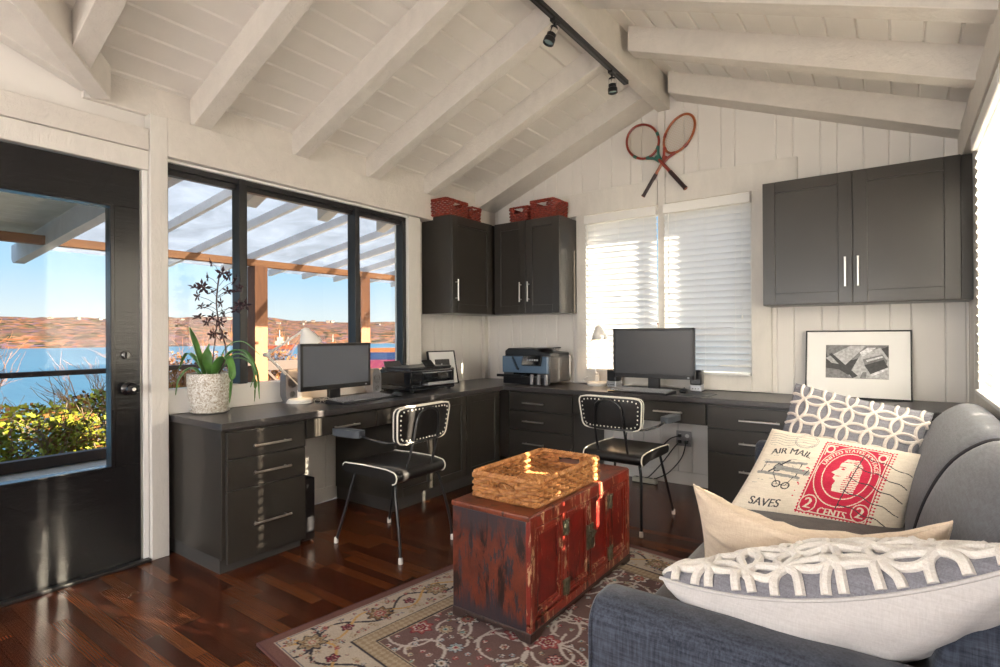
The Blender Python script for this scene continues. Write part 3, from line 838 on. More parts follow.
def red_basket(label, x0, x1, y0, y1, z, h, hole_axis):
    t = thing('storage_basket', label, 'basket', ((x0+x1)/2, (y0+y1)/2, z), group='red wicker baskets on the wall cabinets')
    xc, yc = (x0+x1)/2, (y0+y1)/2
    def skip(p, zz):
        if not (z+h*.62 < zz < z+h*.86): return False
        return abs(p.x-xc) < .045 if hole_axis == 'y' else abs(p.y-yc) < .045
    mb = MB(); per = int(((x1-x0)+(y1-y0))*2/.028); per += per % 2
    weave_wall(mb, rrect(x0+.012, x1-.012, y0+.012, y1-.012), z+.006, z+h-.012, max(6, int(h/.0165)), per, .0055, .0078, .06, skip)
    build('woven_sides', mb, 'red_wicker', t)
    build('base', MB().box(x0+.012, x1-.012, y0+.012, y1-.012, z+.002, z+.012), 'red_wicker', t)
    mb = MB(); f = 1.04
    twisted_rim(mb, [(xc+(a-xc)*f, yc+(b_-yc)*f, z+h-.006) for a, b_ in rrect(x0+.01, x1-.01, y0+.01, y1-.01)], .007, turns=40)
    build('rim', mb, 'red_wicker', t)
zc = CZ1+.001
red_basket('larger red wicker basket on the single door cabinet by the window', .0, .275, -.93, -.63, zc, .145, 'x')
red_basket('small red wicker basket in the corner on the single door cabinet', .07, .285, -.605, -.45, zc, .125, 'x')
red_basket('small red wicker basket left of its pair on the corner cabinet', .47, .68, -.30, -.06, zc, .135, 'y')
red_basket('larger red wicker basket at the blind end of the corner cabinet', .705, .955, -.315, -.05, zc, .162, 'y')

# ---------------------------------------------------------------- trunk on the rug
RZ = .012
TX0, TX1, TY0, TY1, TH = 1.80, 2.195, -2.63, -1.675, .50
t = thing('trunk', 'worn red lacquered wooden trunk with brass latches on the rug', 'trunk', ((TX0+TX1)/2, (TY0+TY1)/2, RZ))
build('carcass', MB().box(TX0, TX1-.022, TY0+.002, TY1-.002, RZ+.03, TH-.022), 'lacquer_end', t, bevel=.004, smooth=0)
build('top_board', MB().box(TX0-.004, TX1-.004, TY0-.004, TY1+.004, TH-.024, TH), 'lacquer_top', t, bevel=.007, smooth=0)
# plinth with bracket feet
mb = MB()
mb.prism([(TX0, RZ), (TX0+.05, RZ), (TX0+.075, RZ+.022), (TX1-.075, RZ+.022), (TX1-.05, RZ), (TX1, RZ), (TX1, RZ+.04), (TX0, RZ+.04)], TY0-.003, TY0+.018, lambda a, b_, d: (a, d, b_))
mb.prism([(TX0, RZ), (TX0+.05, RZ), (TX0+.075, RZ+.022), (TX1-.075, RZ+.022), (TX1-.05, RZ), (TX1, RZ), (TX1, RZ+.04), (TX0, RZ+.04)], TY1-.018, TY1+.003, lambda a, b_, d: (a, d, b_))
for xx in (TX0-.002, TX1-.018):
    mb.prism([(TY0, RZ), (TY0+.07, RZ), (TY0+.10, RZ+.022), (TY1-.10, RZ+.022), (TY1-.07, RZ), (TY1, RZ), (TY1, RZ+.04), (TY0, RZ+.04)], xx, xx+.02, lambda a, b_, d: (d, a, b_))
build('plinth', mb, 'lacquer_edge', t, bevel=.003, smooth=0)
# front frame, with two fixed end panels and a pair of doors
FX = TX1-.022
mb = MB().box(FX, TX1, TY0, TY1, TH-.055, TH-.006).box(FX, TX1, TY0, TY1, RZ+.03, RZ+.075)
ys = [TY0, -2.365, -1.905, TY1]
for y, wv in ((TY0+.018, .018), (-2.362, .016), (-1.908, .016), (TY1-.018, .018)): mb.box(FX, TX1, y-wv, y+wv, RZ+.06, TH-.05)
build('front_frame', mb, 'lacquer_moulding', t, bevel=.003, smooth=0)
def trunk_panel(name, y0, y1, z0, z1, mw, raised):
    o = build(name, MB().box(FX-.004, FX+.008, y0, y1, z0, z1), 'lacquer_red', t, smooth=0)
    mb = MB()
    for off_, wd, hgt in ((0, mw*.55, TX1-.001+raised), (mw*.55, mw*.45, TX1-.007+raised)):
        a, b_, c, d = y0+off_, y1-off_, z0+off_, z1-off_
        mb.box(FX, hgt, a, a+wd, c, d).box(FX, hgt, b_-wd, b_, c, d).box(FX, hgt, a+wd, b_-wd, c, c+wd).box(FX, hgt, a+wd, b_-wd, d-wd, d)
    build('moulding', mb, 'lacquer_moulding', o, bevel=.0025, smooth=0)
    return o
trunk_panel('end_panel', -2.594, -2.378, .095, .44, .032, 0)
dl = trunk_panel('door', -2.346, -2.138, .10, .445, .026, .004)
dr = trunk_panel('door', -2.132, -1.924, .10, .445, .026, .004)
trunk_panel('end_panel', -1.892, -1.711, .095, .44, .032, 0)
X1 = TX1+.004
for y in (-2.352, -1.916):
    for z in (.135, .385):
        mb = MB().box(X1-.006, X1+.002, y-.026, y+.026, z-.032, z+.032).cyl((X1+.003, y, z-.034), (X1+.003, y, z+.034), .006, n=8)
        for dy in (-.018, .018):
            for dz in (-.022, .022): mb.sphere((X1+.002, y+dy, z+dz), .004, 6, 4)
        build('hinge', mb, 'brass_old', t, bevel=.002, smooth=30)
mb = MB()
for y0, y1 in ((-2.166, -2.137), (-2.133, -2.104)): mb.box(X1-.004, X1+.003, y0, y1, .225, .335)
mb.cyl((X1+.012, -2.165, .295), (X1+.012, -2.10, .295), .005, n=8).box(X1, X1+.018, -2.152, -2.118, .282, .308)
mb.tube([(X1+.010, -2.15, .275)]+arc((X1+.012, -2.135, .25), .018, PI, 2*PI, 8, (0, 1, 0), (0, 0, 1))+[(X1+.010, -2.12, .275)], .0035, 6)
build('latch', mb, 'brass_old', t, smooth=30)

# rattan tray basket on the trunk
bx0, bx1, by0, by1, bz, bh = 1.825, 2.175, -2.545, -1.955, TH+.002, .105
t = thing('rattan_tray', 'rectangular honey rattan tray basket with handle holes on the trunk', 'basket', ((bx0+bx1)/2, (by0+by1)/2, bz))
bc = (bx0+bx1)/2
def skip(p, z): return abs(p.x-bc) < .062 and bz+.043 < z < bz+.078
mb = MB(); weave_wall(mb, rrect(bx0+.012, bx1-.012, by0+.012, by1-.012, .02), bz+.008, bz+bh-.014, 6, 50, .0085, .0080, .0, skip, 6)
build('woven_sides', mb, 'rattan', t)
mb = MB().box(bx0+.012, bx1-.012, by0+.012, by1-.012, bz, bz+.006)
for i in range(22):
    x = bx0+.02+i*.0148
    mb.tube([(x, by0+.015+j*.0133, bz+.009+.003*math.cos(PI*(j+i))) for j in range(43)], .0068, 5)
build('base', mb, 'rattan', t)
mb = MB(); twisted_rim(mb, [(a, b_, bz+bh-.008) for a, b_ in rrect(bx0+.012, bx1-.012, by0+.012, by1-.012, .02)], .009, turns=70)
twisted_rim(mb, [(a, b_, bz+.008) for a, b_ in rrect(bx0+.010, bx1-.010, by0+.010, by1-.010, .02)], .007, turns=70)
build('rim', mb, 'rattan', t)
for y in (by0+.012, by1-.012):
    mb = MB(); twisted_rim(mb, [(bc-.065, y, bz+.042), (bc+.065, y, bz+.042), (bc+.065, y, bz+.088), (bc-.065, y, bz+.088)], .006, turns=24)
    build('handle', mb, 'rattan', t)

# ---------------------------------------------------------------- rug
RC = Vector((1.322, -3.235)); ru = Vector((.990, -.139)); rv = Vector((.139, .990)); RWD, RLN = 1.60, 1.88
def rug_design(n, m):
    u = np.linspace(0, RWD, n)[None, :].repeat(m, 0); v = np.linspace(0, RLN, m)[:, None].repeat(n, 1)
    col = np.zeros((m, n, 3)); rng = np.random.default_rng(3)
    def c(*a): return np.array(a)
    mauve, mauve2, cream, gold, ink = c(.14, .082, .074), c(.19, .125, .125), c(.47, .40, .33), c(.40, .32, .23), c(.045, .04, .05)
    rose, teal, pale, brown, wine, sky = c(.34, .11, .10), c(.16, .30, .30), c(.58, .52, .48), c(.22, .13, .07), c(.20, .03, .05), c(.35, .40, .43)
    d = np.minimum(np.minimum(u, RWD-u), np.minimum(v, RLN-v))
    col[:] = mauve
    sm = np.sin(u*9+2*np.sin(v*5))*np.sin(v*7+1.3*np.sin(u*6)); k = np.clip(sm*.5+.5, 0, 1)[..., None]
    col = col*(1-k*.6)+mauve2*k*.6
    col[d < .335] = gold; 
    z = (d > .262) & (d < .325)
    chk = (np.floor((u+v)*40)+np.floor((u-v)*40)) % 2 == 0
    col[z] = np.where(chk[z][:, None], gold, c(.31, .235, .16)); 
    col[(d > .255) & (d < .262) | (d > .325) & (d < .332)] = ink
    col[(d > .05) & (d < .255)] = cream
    col[(d > .05) & (d < .055)] = c(.10, .10, .14); col[(d > .047) & (d < .05)] = cream
    col[d < .047] = c(.17, .085, .075); col[d < .008] = c(.12, .06, .06)
    def paint(mask, cc, a=1.0): col[mask] = col[mask]*(1-a)+cc*a
    def flower(cu, cv, R, pal, petals=8, rot=0.):
        s = np.s_[max(0, int((cv-R*1.3)/RLN*m)):int((cv+R*1.3)/RLN*m)+2, max(0, int((cu-R*1.3)/RWD*n)):int((cu+R*1.3)/RWD*n)+2]
        du, dv = u[s]-cu, v[s]-cv; r = np.hypot(du, dv); th = np.arctan2(dv, du)+rot
        sub = col[s]
        lobes = R*(.84+.16*np.cos(petals*th))
        for f, cc in zip((1.0, .88, .62, .50, .26, .15), pal):
            sub[r < lobes*f] = cc
        lines = (np.abs(np.cos(petals*th*.5)) < .16) & (r < lobes*.85) & (r > R*.3); sub[lines] = pal[0]
        col[s] = sub
    def vine(pts, wd, cc):
        for (a, b_) in pts:
            i, j = int(b_/RLN*m), int(a/RWD*n); q = max(1, int(wd/RWD*n))
            sub = col[max(0, i-q):i+q, max(0, j-q):j+q]
            if sub.size: sub[:] = cc
    # border vines and palmettes
    def border(along, L_, horiz, flip):
        def P(s, o): 
            a, b_ = (s, o) if horiz else (o, s)
            if flip: a, b_ = (a, RLN-b_) if horiz else (RWD-a, b_)
            return a, b_
        vine([P(s, .153+.055*math.sin(s*2*PI/.36)) for s in np.arange(.06, L_-.06, .0015)], .0032, ink)
        vine([P(s, .153-.05*math.sin(s*2*PI/.36+.6)) for s in np.arange(.06, L_-.06, .0015)], .003, c(.50, .30, .12))
        s = .15; i = 0
        while s < L_-.1:
            if i % 2 == 0: flower(*P(s, .153), .062, [ink, brown, gold, rose if i % 4 else brown, cream, wine] if i % 4 else [ink, c(.30, .22, .14), brown, gold, rose, cream], 8)
            else: flower(*P(s, .153), .030, [ink, wine, cream, wine, ink, rose], 5)
            for q in range(18):
                ds, do = rng.uniform(-.085, .085), rng.choice([-1, 1])*rng.uniform(.045, .085)
                flower(*P(s+ds, .153+do), rng.uniform(.006, .014), [[ink, rose, cream, rose, cream, rose], [brown, gold, cream, gold, gold, ink], [ink, sky, cream, rose, rose, ink]][rng.integers(3)], 5)
            s += .155; i += 1
    border('v', RLN, False, False); border('v', RLN, False, True); border('u', RWD, True, False); border('u', RWD, True, True)
    # field: scrolling pale vines and blossoms
    keep = col.copy(); inside = d > .335
    for q in range(64):
        cu, cv = rng.uniform(.33, RWD-.33), rng.uniform(.33, RLN-.33); R = rng.uniform(.07, .17); a0 = rng.uniform(0, 6.28)
        vine([(cu+R*(1-.10*t)*math.cos(a0+t), cv+R*(1-.10*t)*math.sin(a0+t)) for t in np.arange(0, 4.6, .006)], .0028, pale*.86)
    pals = [[ink, sky, teal, pale, rose, wine], [ink, rose, pale, wine, pale, rose], [pale, brown, pale, teal, ink, gold], [ink, pale, brown, rose, gold, ink], [wine, rose, pale, wine, gold, wine], [ink, gold, brown, cream, teal, ink], [pale, ink, sky, pale, brown, ink]]
    placed = []
    for q in range(1600):
        cu, cv = rng.uniform(.34, RWD-.34), rng.uniform(.34, RLN-.34); R = [.055, .036, .022, .014][min(3, len(placed)//22)]
        if all((cu-a)**2+(cv-b_)**2 > (R+r2+.006)**2 for a, b_, r2 in placed):
            placed.append((cu, cv, R)); flower(cu, cv, R, pals[rng.integers(len(pals))], int(rng.integers(5, 10)), rng.uniform(0, 6))
        if len(placed) > 240: break
    col[~inside] = keep[~inside]
    return u, v, col
rn, rm = 360, 420
u, v, col = rug_design(rn, rm)
off = np.array([RC.x+RWD/2*ru.x+RLN/2*rv.x, RC.y+RWD/2*ru.y+RLN/2*rv.y])
hz = RZ-.0015*np.random.default_rng(1).random(u.shape)
vv = np.stack([RC.x+u*ru.x+v*rv.x-off[0], RC.y+u*ru.y+v*rv.y-off[1], hz], -1).reshape(-1, 3)
base_n = len(vv)
idx = np.arange(rn*rm).reshape(rm, rn)
faces = np.stack([idx[:-1, :-1], idx[:-1, 1:], idx[1:, 1:], idx[1:, :-1]], -1).reshape(-1, 4)
ring = np.concatenate([idx[0, :], idx[1:, -1], idx[-1, -2::-1], idx[-2:0:-1, 0]])
low = vv[ring].copy(); low[:, 2] = .001
vv = np.concatenate([vv, low]); k = len(ring); li = base_n+np.arange(k)
side = np.stack([ring, li, np.roll(li, -1), np.roll(ring, -1)], -1)
me = bpy.data.meshes.new('area_rug'); me.from_pydata(vv.tolist(), [], np.concatenate([faces, side]).tolist())
ca = me.color_attributes.new('weave', 'FLOAT_COLOR', 'POINT')
cc = np.ones((len(vv), 4)); cc[:base_n, :3] = col.reshape(-1, 3); cc[base_n:, :3] = (.12, .06, .06)
ca.data.foreach_set('color', cc.reshape(-1).astype(np.float32))
rug = link('area_rug', me, 'rug_wool'); rug.location = (off[0], off[1], 0)
tag(rug, 'oriental rug with mauve field and cream floral border under the trunk', 'rug')

# ---------------------------------------------------------------- desk chairs
def rounded_grid(w, h, n, k):
    """(n+1)^2 points of a rounded rectangle, and its boundary loop indices"""
    pts = []
    for j in range(n+1):
        for i in range(n+1):
            s_, t_ = 2*i/n-1, 2*j/n-1
            pts.append((w/2*s_*math.sqrt(1-k*t_*t_*(abs(t_)**6)), h/2*t_*math.sqrt(1-k*s_*s_*(abs(s_)**6))))
    q = n+1
    loop = [i for i in range(n)]+[n+q*j for j in range(n)]+[q*n+n-i for i in range(n)]+[q*(n-j) for j in range(n)]
    return pts, loop
def pad_slab(mb, w, h, th, fn, n=14, k=.14, crown=.01):
    """upholstered rounded slab; fn(a, b, d) -> point, d = depth through the slab"""
    pts, loop = rounded_grid(w, h, n, k); q = n+1
    def cr(i): return crown*(1-(2*(i % q)/n-1)**4)*(1-(2*(i//q)/n-1)**4)
    top = [fn(a, b_, th/2+cr(i)) for i, (a, b_) in enumerate(pts)]; bot = [fn(a, b_, -th/2-cr(i)*.6) for i, (a, b_) in enumerate(pts)]
    fs = []
    for j in range(n):
        for i in range(n):
            a = j*q+i; fs.append((a, a+1, a+q+1, a+q)); o = q*q; fs.append((o+a+q, o+a+q+1, o+a+1, o+a))
    for x in range(len(loop)):
        a, b_ = loop[x], loop[(x+1) % len(loop)]; fs.append((a, q*q+a, q*q+b_, b_))
    mb.add(top+bot, fs)
    return [pts[i] for i in loop]
def make_chair(label, loc, rotz):
    t = thing('desk_chair', label, 'chair', loc, rotz, 'black leather desk chairs')
    B = lambda name, mb, mat, par=t, **k: build(name, mb, mat, par, world=False, **k)
    # seat: side profile with a rolled back edge
    prof = []
    th = .03
    for a in np.linspace(-PI/2, -PI*1.5, 9): prof.append((-.175+.034*math.cos(a)-.012, .440+.034*math.sin(a)-.006))
    for y in np.linspace(-.14, .16, 7): prof.append((y, .474+.004*math.cos(y*9)))
    for a in np.linspace(PI/2, -PI/2, 8): prof.append((.185+.028*math.cos(a), .447+.028*math.sin(a)))
    for y in (.1, -.1): prof.append((y, .415))
    W = .20; n = len(prof); vs = []; fs = []
    xs = [-W, -W*.93, -W*.5, 0, W*.5, W*.93, W]; cy = sum(p[0] for p in prof)/n; cz = .447
    for x in xs:
        e = 1-.0*abs(x); f = .90 if abs(x) == W else 1
        for y, z in prof: vs.append((x, cy+(y-cy)*(.985 if abs(x) == W else 1), cz+(z-cz)*f))
    for i in range(len(xs)-1):
        for j in range(n): fs.append((i*n+j, i*n+(j+1) % n, (i+1)*n+(j+1) % n, (i+1)*n+j))
    fs += [tuple(range(n)), tuple((len(xs)-1)*n+j for j in range(n))]
    st = B('seat', MB().add(vs, fs), 'black_leather')
    for x in (-W, W): B('piping', MB().tube([(x*.985, cy+(y-cy)*1.0, cz+(z-cz)*.99) for y, z in prof[0:20]], .0042, 6), 'cream_piping', st)
    # backrest, gently curved in plan and leaning back
    def fb(a, b_, d):
        z = .712+b_*math.cos(.12); y = -.235-b_*math.sin(.12)+.32*a*a-d
        return (a*(1+.10*b_/.2), y, z)
    mb = MB(); loop = pad_slab(mb, .41, .205, .026, fb, 14, .16, .008)
    bk_ = B('backrest', mb, 'black_leather')
    for q, r in ((.014, .0050), (-.014, .0045)): B('piping', MB().tube([fb(a, b_, q) for a, b_ in loop], r, 6, closed=True), 'cream_piping', bk_)
    mb = MB(); L2 = [Vector((a*.90, b_*.82)) for a, b_ in loop]; per = sum((L2[(i+1) % len(L2)]-L2[i]).length for i in range(len(L2)))
    acc = 0; nxt = 0
    for i in range(len(L2)):
        p, q = L2[i], L2[(i+1) % len(L2)]; l = (q-p).length
        while nxt <= acc+l and l > 0:
            c = p+(q-p)*((nxt-acc)/l); mb.sphere(fb(c.x, c.y, .017), .0052, 6, 4); nxt += .0262
        acc += l
    B('studs', mb, 'cream_piping', bk_)
    # frame
    up = smooth_path([(-.10, -.165, .405), (-.10, -.20, .47), (-.098, -.246, .62), (-.088, -.268, .735), (-.062, -.276, .782), (0, -.278, .797), (.062, -.276, .782), (.088, -.268, .735), (.098, -.246, .62), (.10, -.20, .47), (.10, -.165, .405)], 6)
    B('back_tube', MB().tube(up, .0075, 8), 'black_metal')
    arm = smooth_path([(-.262, .06, .655), (-.262, -.02, .652), (-.250, -.11, .636), (-.20, -.195, .622), (-.11, -.243, .618), (0, -.255, .618), (.11, -.243, .618), (.20, -.195, .622), (.250, -.11, .636), (.262, -.02, .652), (.262, .06, .655)], 6)
    B('arm_tube', MB().tube(arm, .0075, 8), 'black_metal')
    for sx_ in (-1, 1):
        def fa(a, b_, d): return (sx_*(.262+a), .085+b_, .662+d-.02*abs(b_)*b_/.11)
        mb = MB(); pad_slab(mb, .064, .225, .038, fa, 8, .25, .004); B('arm_pad', mb, 'pad_leather')
    for sx_ in (-1, 1):
        for fr in (0, 1):
            pts = [(sx_*.16, .15, .415), (sx_*.185, .20, .22), (sx_*.208, .262, .012)] if fr else smooth_path([(sx_*.13, -.10, .408), (sx_*.165, -.175, .40), (sx_*.185, -.20, .33), (sx_*.205, -.245, .14), (sx_*.212, -.262, .012)], 5)
            lg = B('leg', MB().tube(pts, .0085, 8), 'black_metal')
            e = Vector(pts[-1]); d = (e-Vector(pts[-2])).normalized()
            B('foot_cap', MB().lathe([(.0115, 0), (.0125, .004), (.0115, .030), (.0085, .034)], (e.x, e.y, 0), 10), 'rubber_white', lg)
    mb = MB().tube([(-.15, .15, .408), (.15, .15, .408)], .008, 6).tube([(-.13, -.10, .408), (.13, -.10, .408)], .008, 6)
    mb.tube([(-.10, -.16, .408), (-.10, .15, .408)], .008, 6).tube([(.10, -.16, .408), (.10, .15, .408)], .008, 6)
    B('seat_frame', mb, 'black_metal')
    return t
make_chair('black studded leather chair pulled up to the window desk', (.955, -2.17, 0), PI/2+.02)
make_chair('black studded leather chair facing the blinds, behind the rattan tray', (1.905, -1.02, 0), -.04)

# ---------------------------------------------------------------- sofa
t = thing('sofa', 'charcoal grey fabric sofa along the right wall', 'sofa', (3.2, -2.2, 0))
SY0, SY1 = -3.285, -1.0
mb = MB().box(2.80, 3.62, SY0+.02, SY1-.02, .09, .27)
build('base_frame', mb, 'sofa_fabric', t, bevel=.02, smooth=40)
for x in (2.86, 3.55):
    for y in (SY0+.10, SY1-.10): build('leg', MB().cyl((x, y, 0), (x, y, .10), .022, .03, 12), 'black_metal', t)
def arm_mesh(y0, y1, h, x0=2.765, x1=3.64):
    mb = MB(); r = min(.062, (y1-y0)/2-.004); prof = [(y0, .09)]
    for a in np.linspace(PI, PI/2, 7): prof.append((y0+r+r*math.cos(a), h-r+r*math.sin(a)))
    for a in np.linspace(PI/2, 0, 7): prof.append((y1-r+r*math.cos(a), h-r+r*math.sin(a)))
    prof.append((y1, .09)); n = len(prof); ym = (y0+y1)/2; zm = h/2
    vs = []; fs = []; xs = [(x0, .86), (x0+.008, .95), (x0+.022, 1.0), (x1-.02, 1.0), (x1, .9)]
    for x, f in xs:
        for y, z in prof: vs.append((x, ym+(y-ym)*(1-(1-f)*1.2), zm+(z-zm)*(1-(1-f)*.35) if z > .1 else z))
    for i in range(len(xs)-1):
        for j in range(n): fs.append((i*n+j, i*n+(j+1) % n, (i+1)*n+(j+1) % n, (i+1)*n+j))
    fs += [tuple(range(n)), tuple((len(xs)-1)*n+j for j in range(n))]
    return mb.add(vs, fs), prof
am, pr = arm_mesh(SY0, SY0+.155, .605); ar = build('arm', am, 'sofa_fabric', t, smooth=50)
build('welt', MB().tube([(2.776, a, b_*.985) for a, b_ in pr], .004, 6), 'sofa_fabric', ar)
am, pr = arm_mesh(SY1-.155, SY1, .605, x0=2.70); ar = build('arm', am, 'sofa_fabric', t, smooth=50)
build('welt', MB().tube([(2.711, a, b_*.985) for a, b_ in pr], .004, 6), 'sofa_fabric', ar)
YA, YM, YC = SY0+.158, -2.2, SY1-.158
def lofted(prof, y0, y1, n=14, shrink=.06, power=6):
    """closed profile (x,z) swept along y, drawn in at both ends like a stuffed cushion"""
    m = len(prof); cx_ = sum(p[0] for p in prof)/m; cz_ = sum(p[1] for p in prof)/m; vs = []; fs = []
    ts = [-1, -.985, -.95, -.88]+list(np.linspace(-.75, .75, n))+[.88, .95, .985, 1]
    for s_ in ts:
        f = 1-shrink*abs(s_)**power*1.0-(.10 if abs(s_) == 1 else .035 if abs(s_) > .98 else .01 if abs(s_) > .94 else 0)
        for x, z in prof: vs.append((cx_+(x-cx_)*f, (y0+y1)/2+(y1-y0)/2*s_, cz_+(z-cz_)*f))
    for i in range(len(ts)-1):
        for j in range(m): fs.append((i*m+j, i*m+(j+1) % m, (i+1)*m+(j+1) % m, (i+1)*m+j))
    fs += [tuple(range(m)), tuple((len(ts)-1)*m+j for j in range(m))]
    return MB().add(vs, fs)
def spline_loop(pts, n=5):
    P = [Vector((a, b_, 0)) for a, b_ in pts]; out = []; k = len(P)
    for i in range(k):
        a, b_, c, d = P[i-1], P[i], P[(i+1) % k], P[(i+2) % k]
        for q in range(n):
            u_ = q/n; v = .5*((2*b_)+(c-a)*u_+(2*a-5*b_+4*c-d)*u_*u_+(3*b_-a-3*c+d)*u_**3); out.append((v.x, v.y))
    return out
seatp = spline_loop([(2.735, .30), (2.73, .36), (2.74, .415), (2.80, .44), (3.05, .447), (3.38, .44), (3.43, .40), (3.43, .30), (3.28, .275), (2.80, .275)])
for y0, y1 in ((YA, YM-.004), (YM+.004, YC)): build('seat_cushion', lofted(seatp, y0, y1, shrink=.02), 'sofa_seat_fabric', t, smooth=60)
backp = spline_loop([(3.36, .44), (3.375, .57), (3.415, .70), (3.475, .81), (3.555, .878), (3.62, .885), (3.655, .845), (3.66, .74), (3.63, .55), (3.55, .43), (3.43, .405)])
for y0, y1 in ((YA-.02, YM-.002), (YM+.002, YC+.0)): build('back_cushion', lofted(backp, y0, y1, shrink=.035), 'sofa_fabric', t, smooth=60)
mb = MB(); cxb = sum(p[0] for p in backp)/len(backp); czb = sum(p[1] for p in backp)/len(backp)
mb.tube([(cxb+(x-cxb)*.945, YM, czb+(z-czb)*.945) for x, z in backp], .0075, 6, closed=True); build('seam_piping', mb, 'piping_dark', t)
build('back_frame', MB().box(3.58, 3.665, SY0+.03, SY1-.03, .25, .80), 'sofa_fabric', t, bevel=.03, smooth=40)

# ---------------------------------------------------------------- cushions
class Cushion:
    def __init__(s, TL, TR, BR, BL, tf, tb, pinch=.04, crumple=.006, sag=0, seed=0):
        s.c = [Vector(p) for p in (TL, TR, BR, BL)]; s.tf, s.tb, s.p, s.cr, s.sag, s.seed = tf, tb, pinch, crumple, sag, seed
        a = (s.c[1]-s.c[0]+s.c[2]-s.c[3]); b_ = (s.c[0]-s.c[3]+s.c[1]-s.c[2]); s.n = a.cross(b_).normalized()
        s.w, s.h = a.length/2, b_.length/2
    def pt(s, u, v, side=1, lift=0):
        u2 = u*(1-s.p*(1-v*v)); v2 = v*(1-s.p*(1-u*u)); a, b_ = (u2+1)/2, (v2+1)/2
        p = (s.c[3]*(1-a)+s.c[2]*a)*(1-b_)+(s.c[0]*(1-a)+s.c[1]*a)*b_
        h = (max(0, 1-u*u)*max(0, 1-v*v))**.40
        q = Vector((u*1.7+s.seed, v*1.7, side*3.1+s.seed*2)); z = noise.noise(q*1.5)+.5*noise.noise(q*4.1)
        d = side*((s.tf if side > 0 else s.tb)*h)+s.cr*z*min(1, h*1.6)+side*lift
        wr = s.cr*.5*math.sin((u+v*.3)*9+3*z)*(abs(v)**3)*h**.5
        return p+s.n*(d+wr)-Vector((0, 0, s.sag*(1-u*u)*(b_)))
    def body(s, n=36, m=36, mats=(0, 1)):
        vs = []; fs = []; mi = []
        us = [math.sin(PI/2*(2*i/n-1)) for i in range(n+1)]; us2 = [(2*i/n-1)*.5+.5*x for i, x in enumerate(us)]
        ws = [math.sin(PI/2*(2*j/m-1)) for j in range(m+1)]; ws2 = [(2*j/m-1)*.5+.5*x for j, x in enumerate(ws)]
        idf, idb = {}, {}
        for j, v in enumerate(ws2):
            for i, u in enumerate(us2):
                idf[i, j] = len(vs); vs.append(s.pt(u, v, 1))
                if i in (0, n) or j in (0, m): idb[i, j] = idf[i, j]
                else: idb[i, j] = len(vs); vs.append(s.pt(u, v, -1))
        for j in range(m):
            for i in range(n):
                fs.append((idf[i, j], idf[i+1, j], idf[i+1, j+1], idf[i, j+1])); mi.append(mats[0])
                fs.append((idb[i, j+1], idb[i+1, j+1], idb[i+1, j], idb[i, j])); mi.append(mats[1])
        mb = MB(); mb.add(vs, fs); mb.m = mi; return mb
    def cords(s, mb, spacing, radius, rad, n=6, lim=.965, ox=0, oy=0, wob=0, lift=.002):
        hw, hh = s.w/2, s.h/2
        nx, ny = int(hw/spacing)+2, int(hh/spacing)+2
        for i in range(-nx, nx+1):
            for j in range(-ny, ny+1):
                run = []; runs = []; last = None
                for k in range(145):
                    a = 2*PI*k/144
                    rr = radius*(1+wob*math.sin(3*a+i*2.1+j))
                    u, v = (i*spacing+ox+rr*math.cos(a))/hw, (j*spacing+oy+rr*math.sin(a))/hh
                    cl = lambda q: max(-lim, min(lim, q))
                    if abs(u) < lim and abs(v) < lim:
                        if not run and last is not None: run.append(s.pt(cl(last[0]), cl(last[1]), 1, lift))
                        run.append(s.pt(u, v, 1, lift)); last = None
                    else:
                        if run: run.append(s.pt(cl(u), cl(v), 1, lift))
                        last = (u, v)
                        if len(run) > 3: runs.append(run)
                        run = []
                if len(run) > 2: runs.append(run)
                for r in runs: mb.tube(r, rad, n, closed=False)
        return mb
    def piping(s, rad=.004):
        mb = MB(); pts = []
        for a, b_ in ((-1, 0), (1, 1), (1, 2), (1, 3)): pass
        N_ = 24
        pts = [s.pt(-1+2*i/N_, -1) for i in range(N_)]+[s.pt(1, -1+2*i/N_) for i in range(N_)]+[s.pt(1-2*i/N_, 1) for i in range(N_)]+[s.pt(-1, 1-2*i/N_) for i in range(N_)]
        return mb.tube(pts, rad, 6, closed=True)
# 1 trellis cushion against the far arm
cu = Cushion((2.925, -1.30, .945), (3.465, -1.27, .835), (3.37, -1.48, .45), (2.80, -1.52, .46), .075, .07, .05, .006, seed=2)
o = build('scatter_cushion', cu.body(), ['grey_linen', 'plain_cotton'], smooth=60)
tag(o, 'grey cushion with cream interlocking ring pattern against the far sofa arm', 'cushion')
build('ring_embroidery', cu.cords(MB(), .098, .0705, .0074, lim=.998, ox=.02, oy=.03), 'trellis_cord', o)
build('edge_seam', cu.piping(.004), 'grey_linen', o)

# 2 postage cushion: printed canvas
PW, PH = .60, .37
RXN, RYN = 300, 186
canvas = np.zeros((RYN, RXN), int)          # 0 cream 1 red 2 ink 3 pale print 4 grey
ga, gb = np.meshgrid((np.arange(RXN)+.5)/RXN*PW, (np.arange(RYN)+.5)/RYN*PH)
def text_tris(s_, size):
    cu_ = bpy.data.curves.new('lettering', 'FONT'); cu_.body = s_; cu_.size = size; cu_.align_x = 'CENTER'
    ob = bpy.data.objects.new('lettering', cu_); COL.objects.link(ob)
    dg = bpy.context.evaluated_depsgraph_get(); me_ = bpy.data.meshes.new_from_object(ob.evaluated_get(dg)); me_.calc_loop_triangles()
    P = np.array([v.co[:2] for v in me_.vertices]) if len(me_.vertices) else np.zeros((0, 2))
    T = [tuple(l.vertices) for l in me_.loop_triangles]
    bpy.data.objects.remove(ob); bpy.data.curves.remove(cu_); bpy.data.meshes.remove(me_)
    return P, T
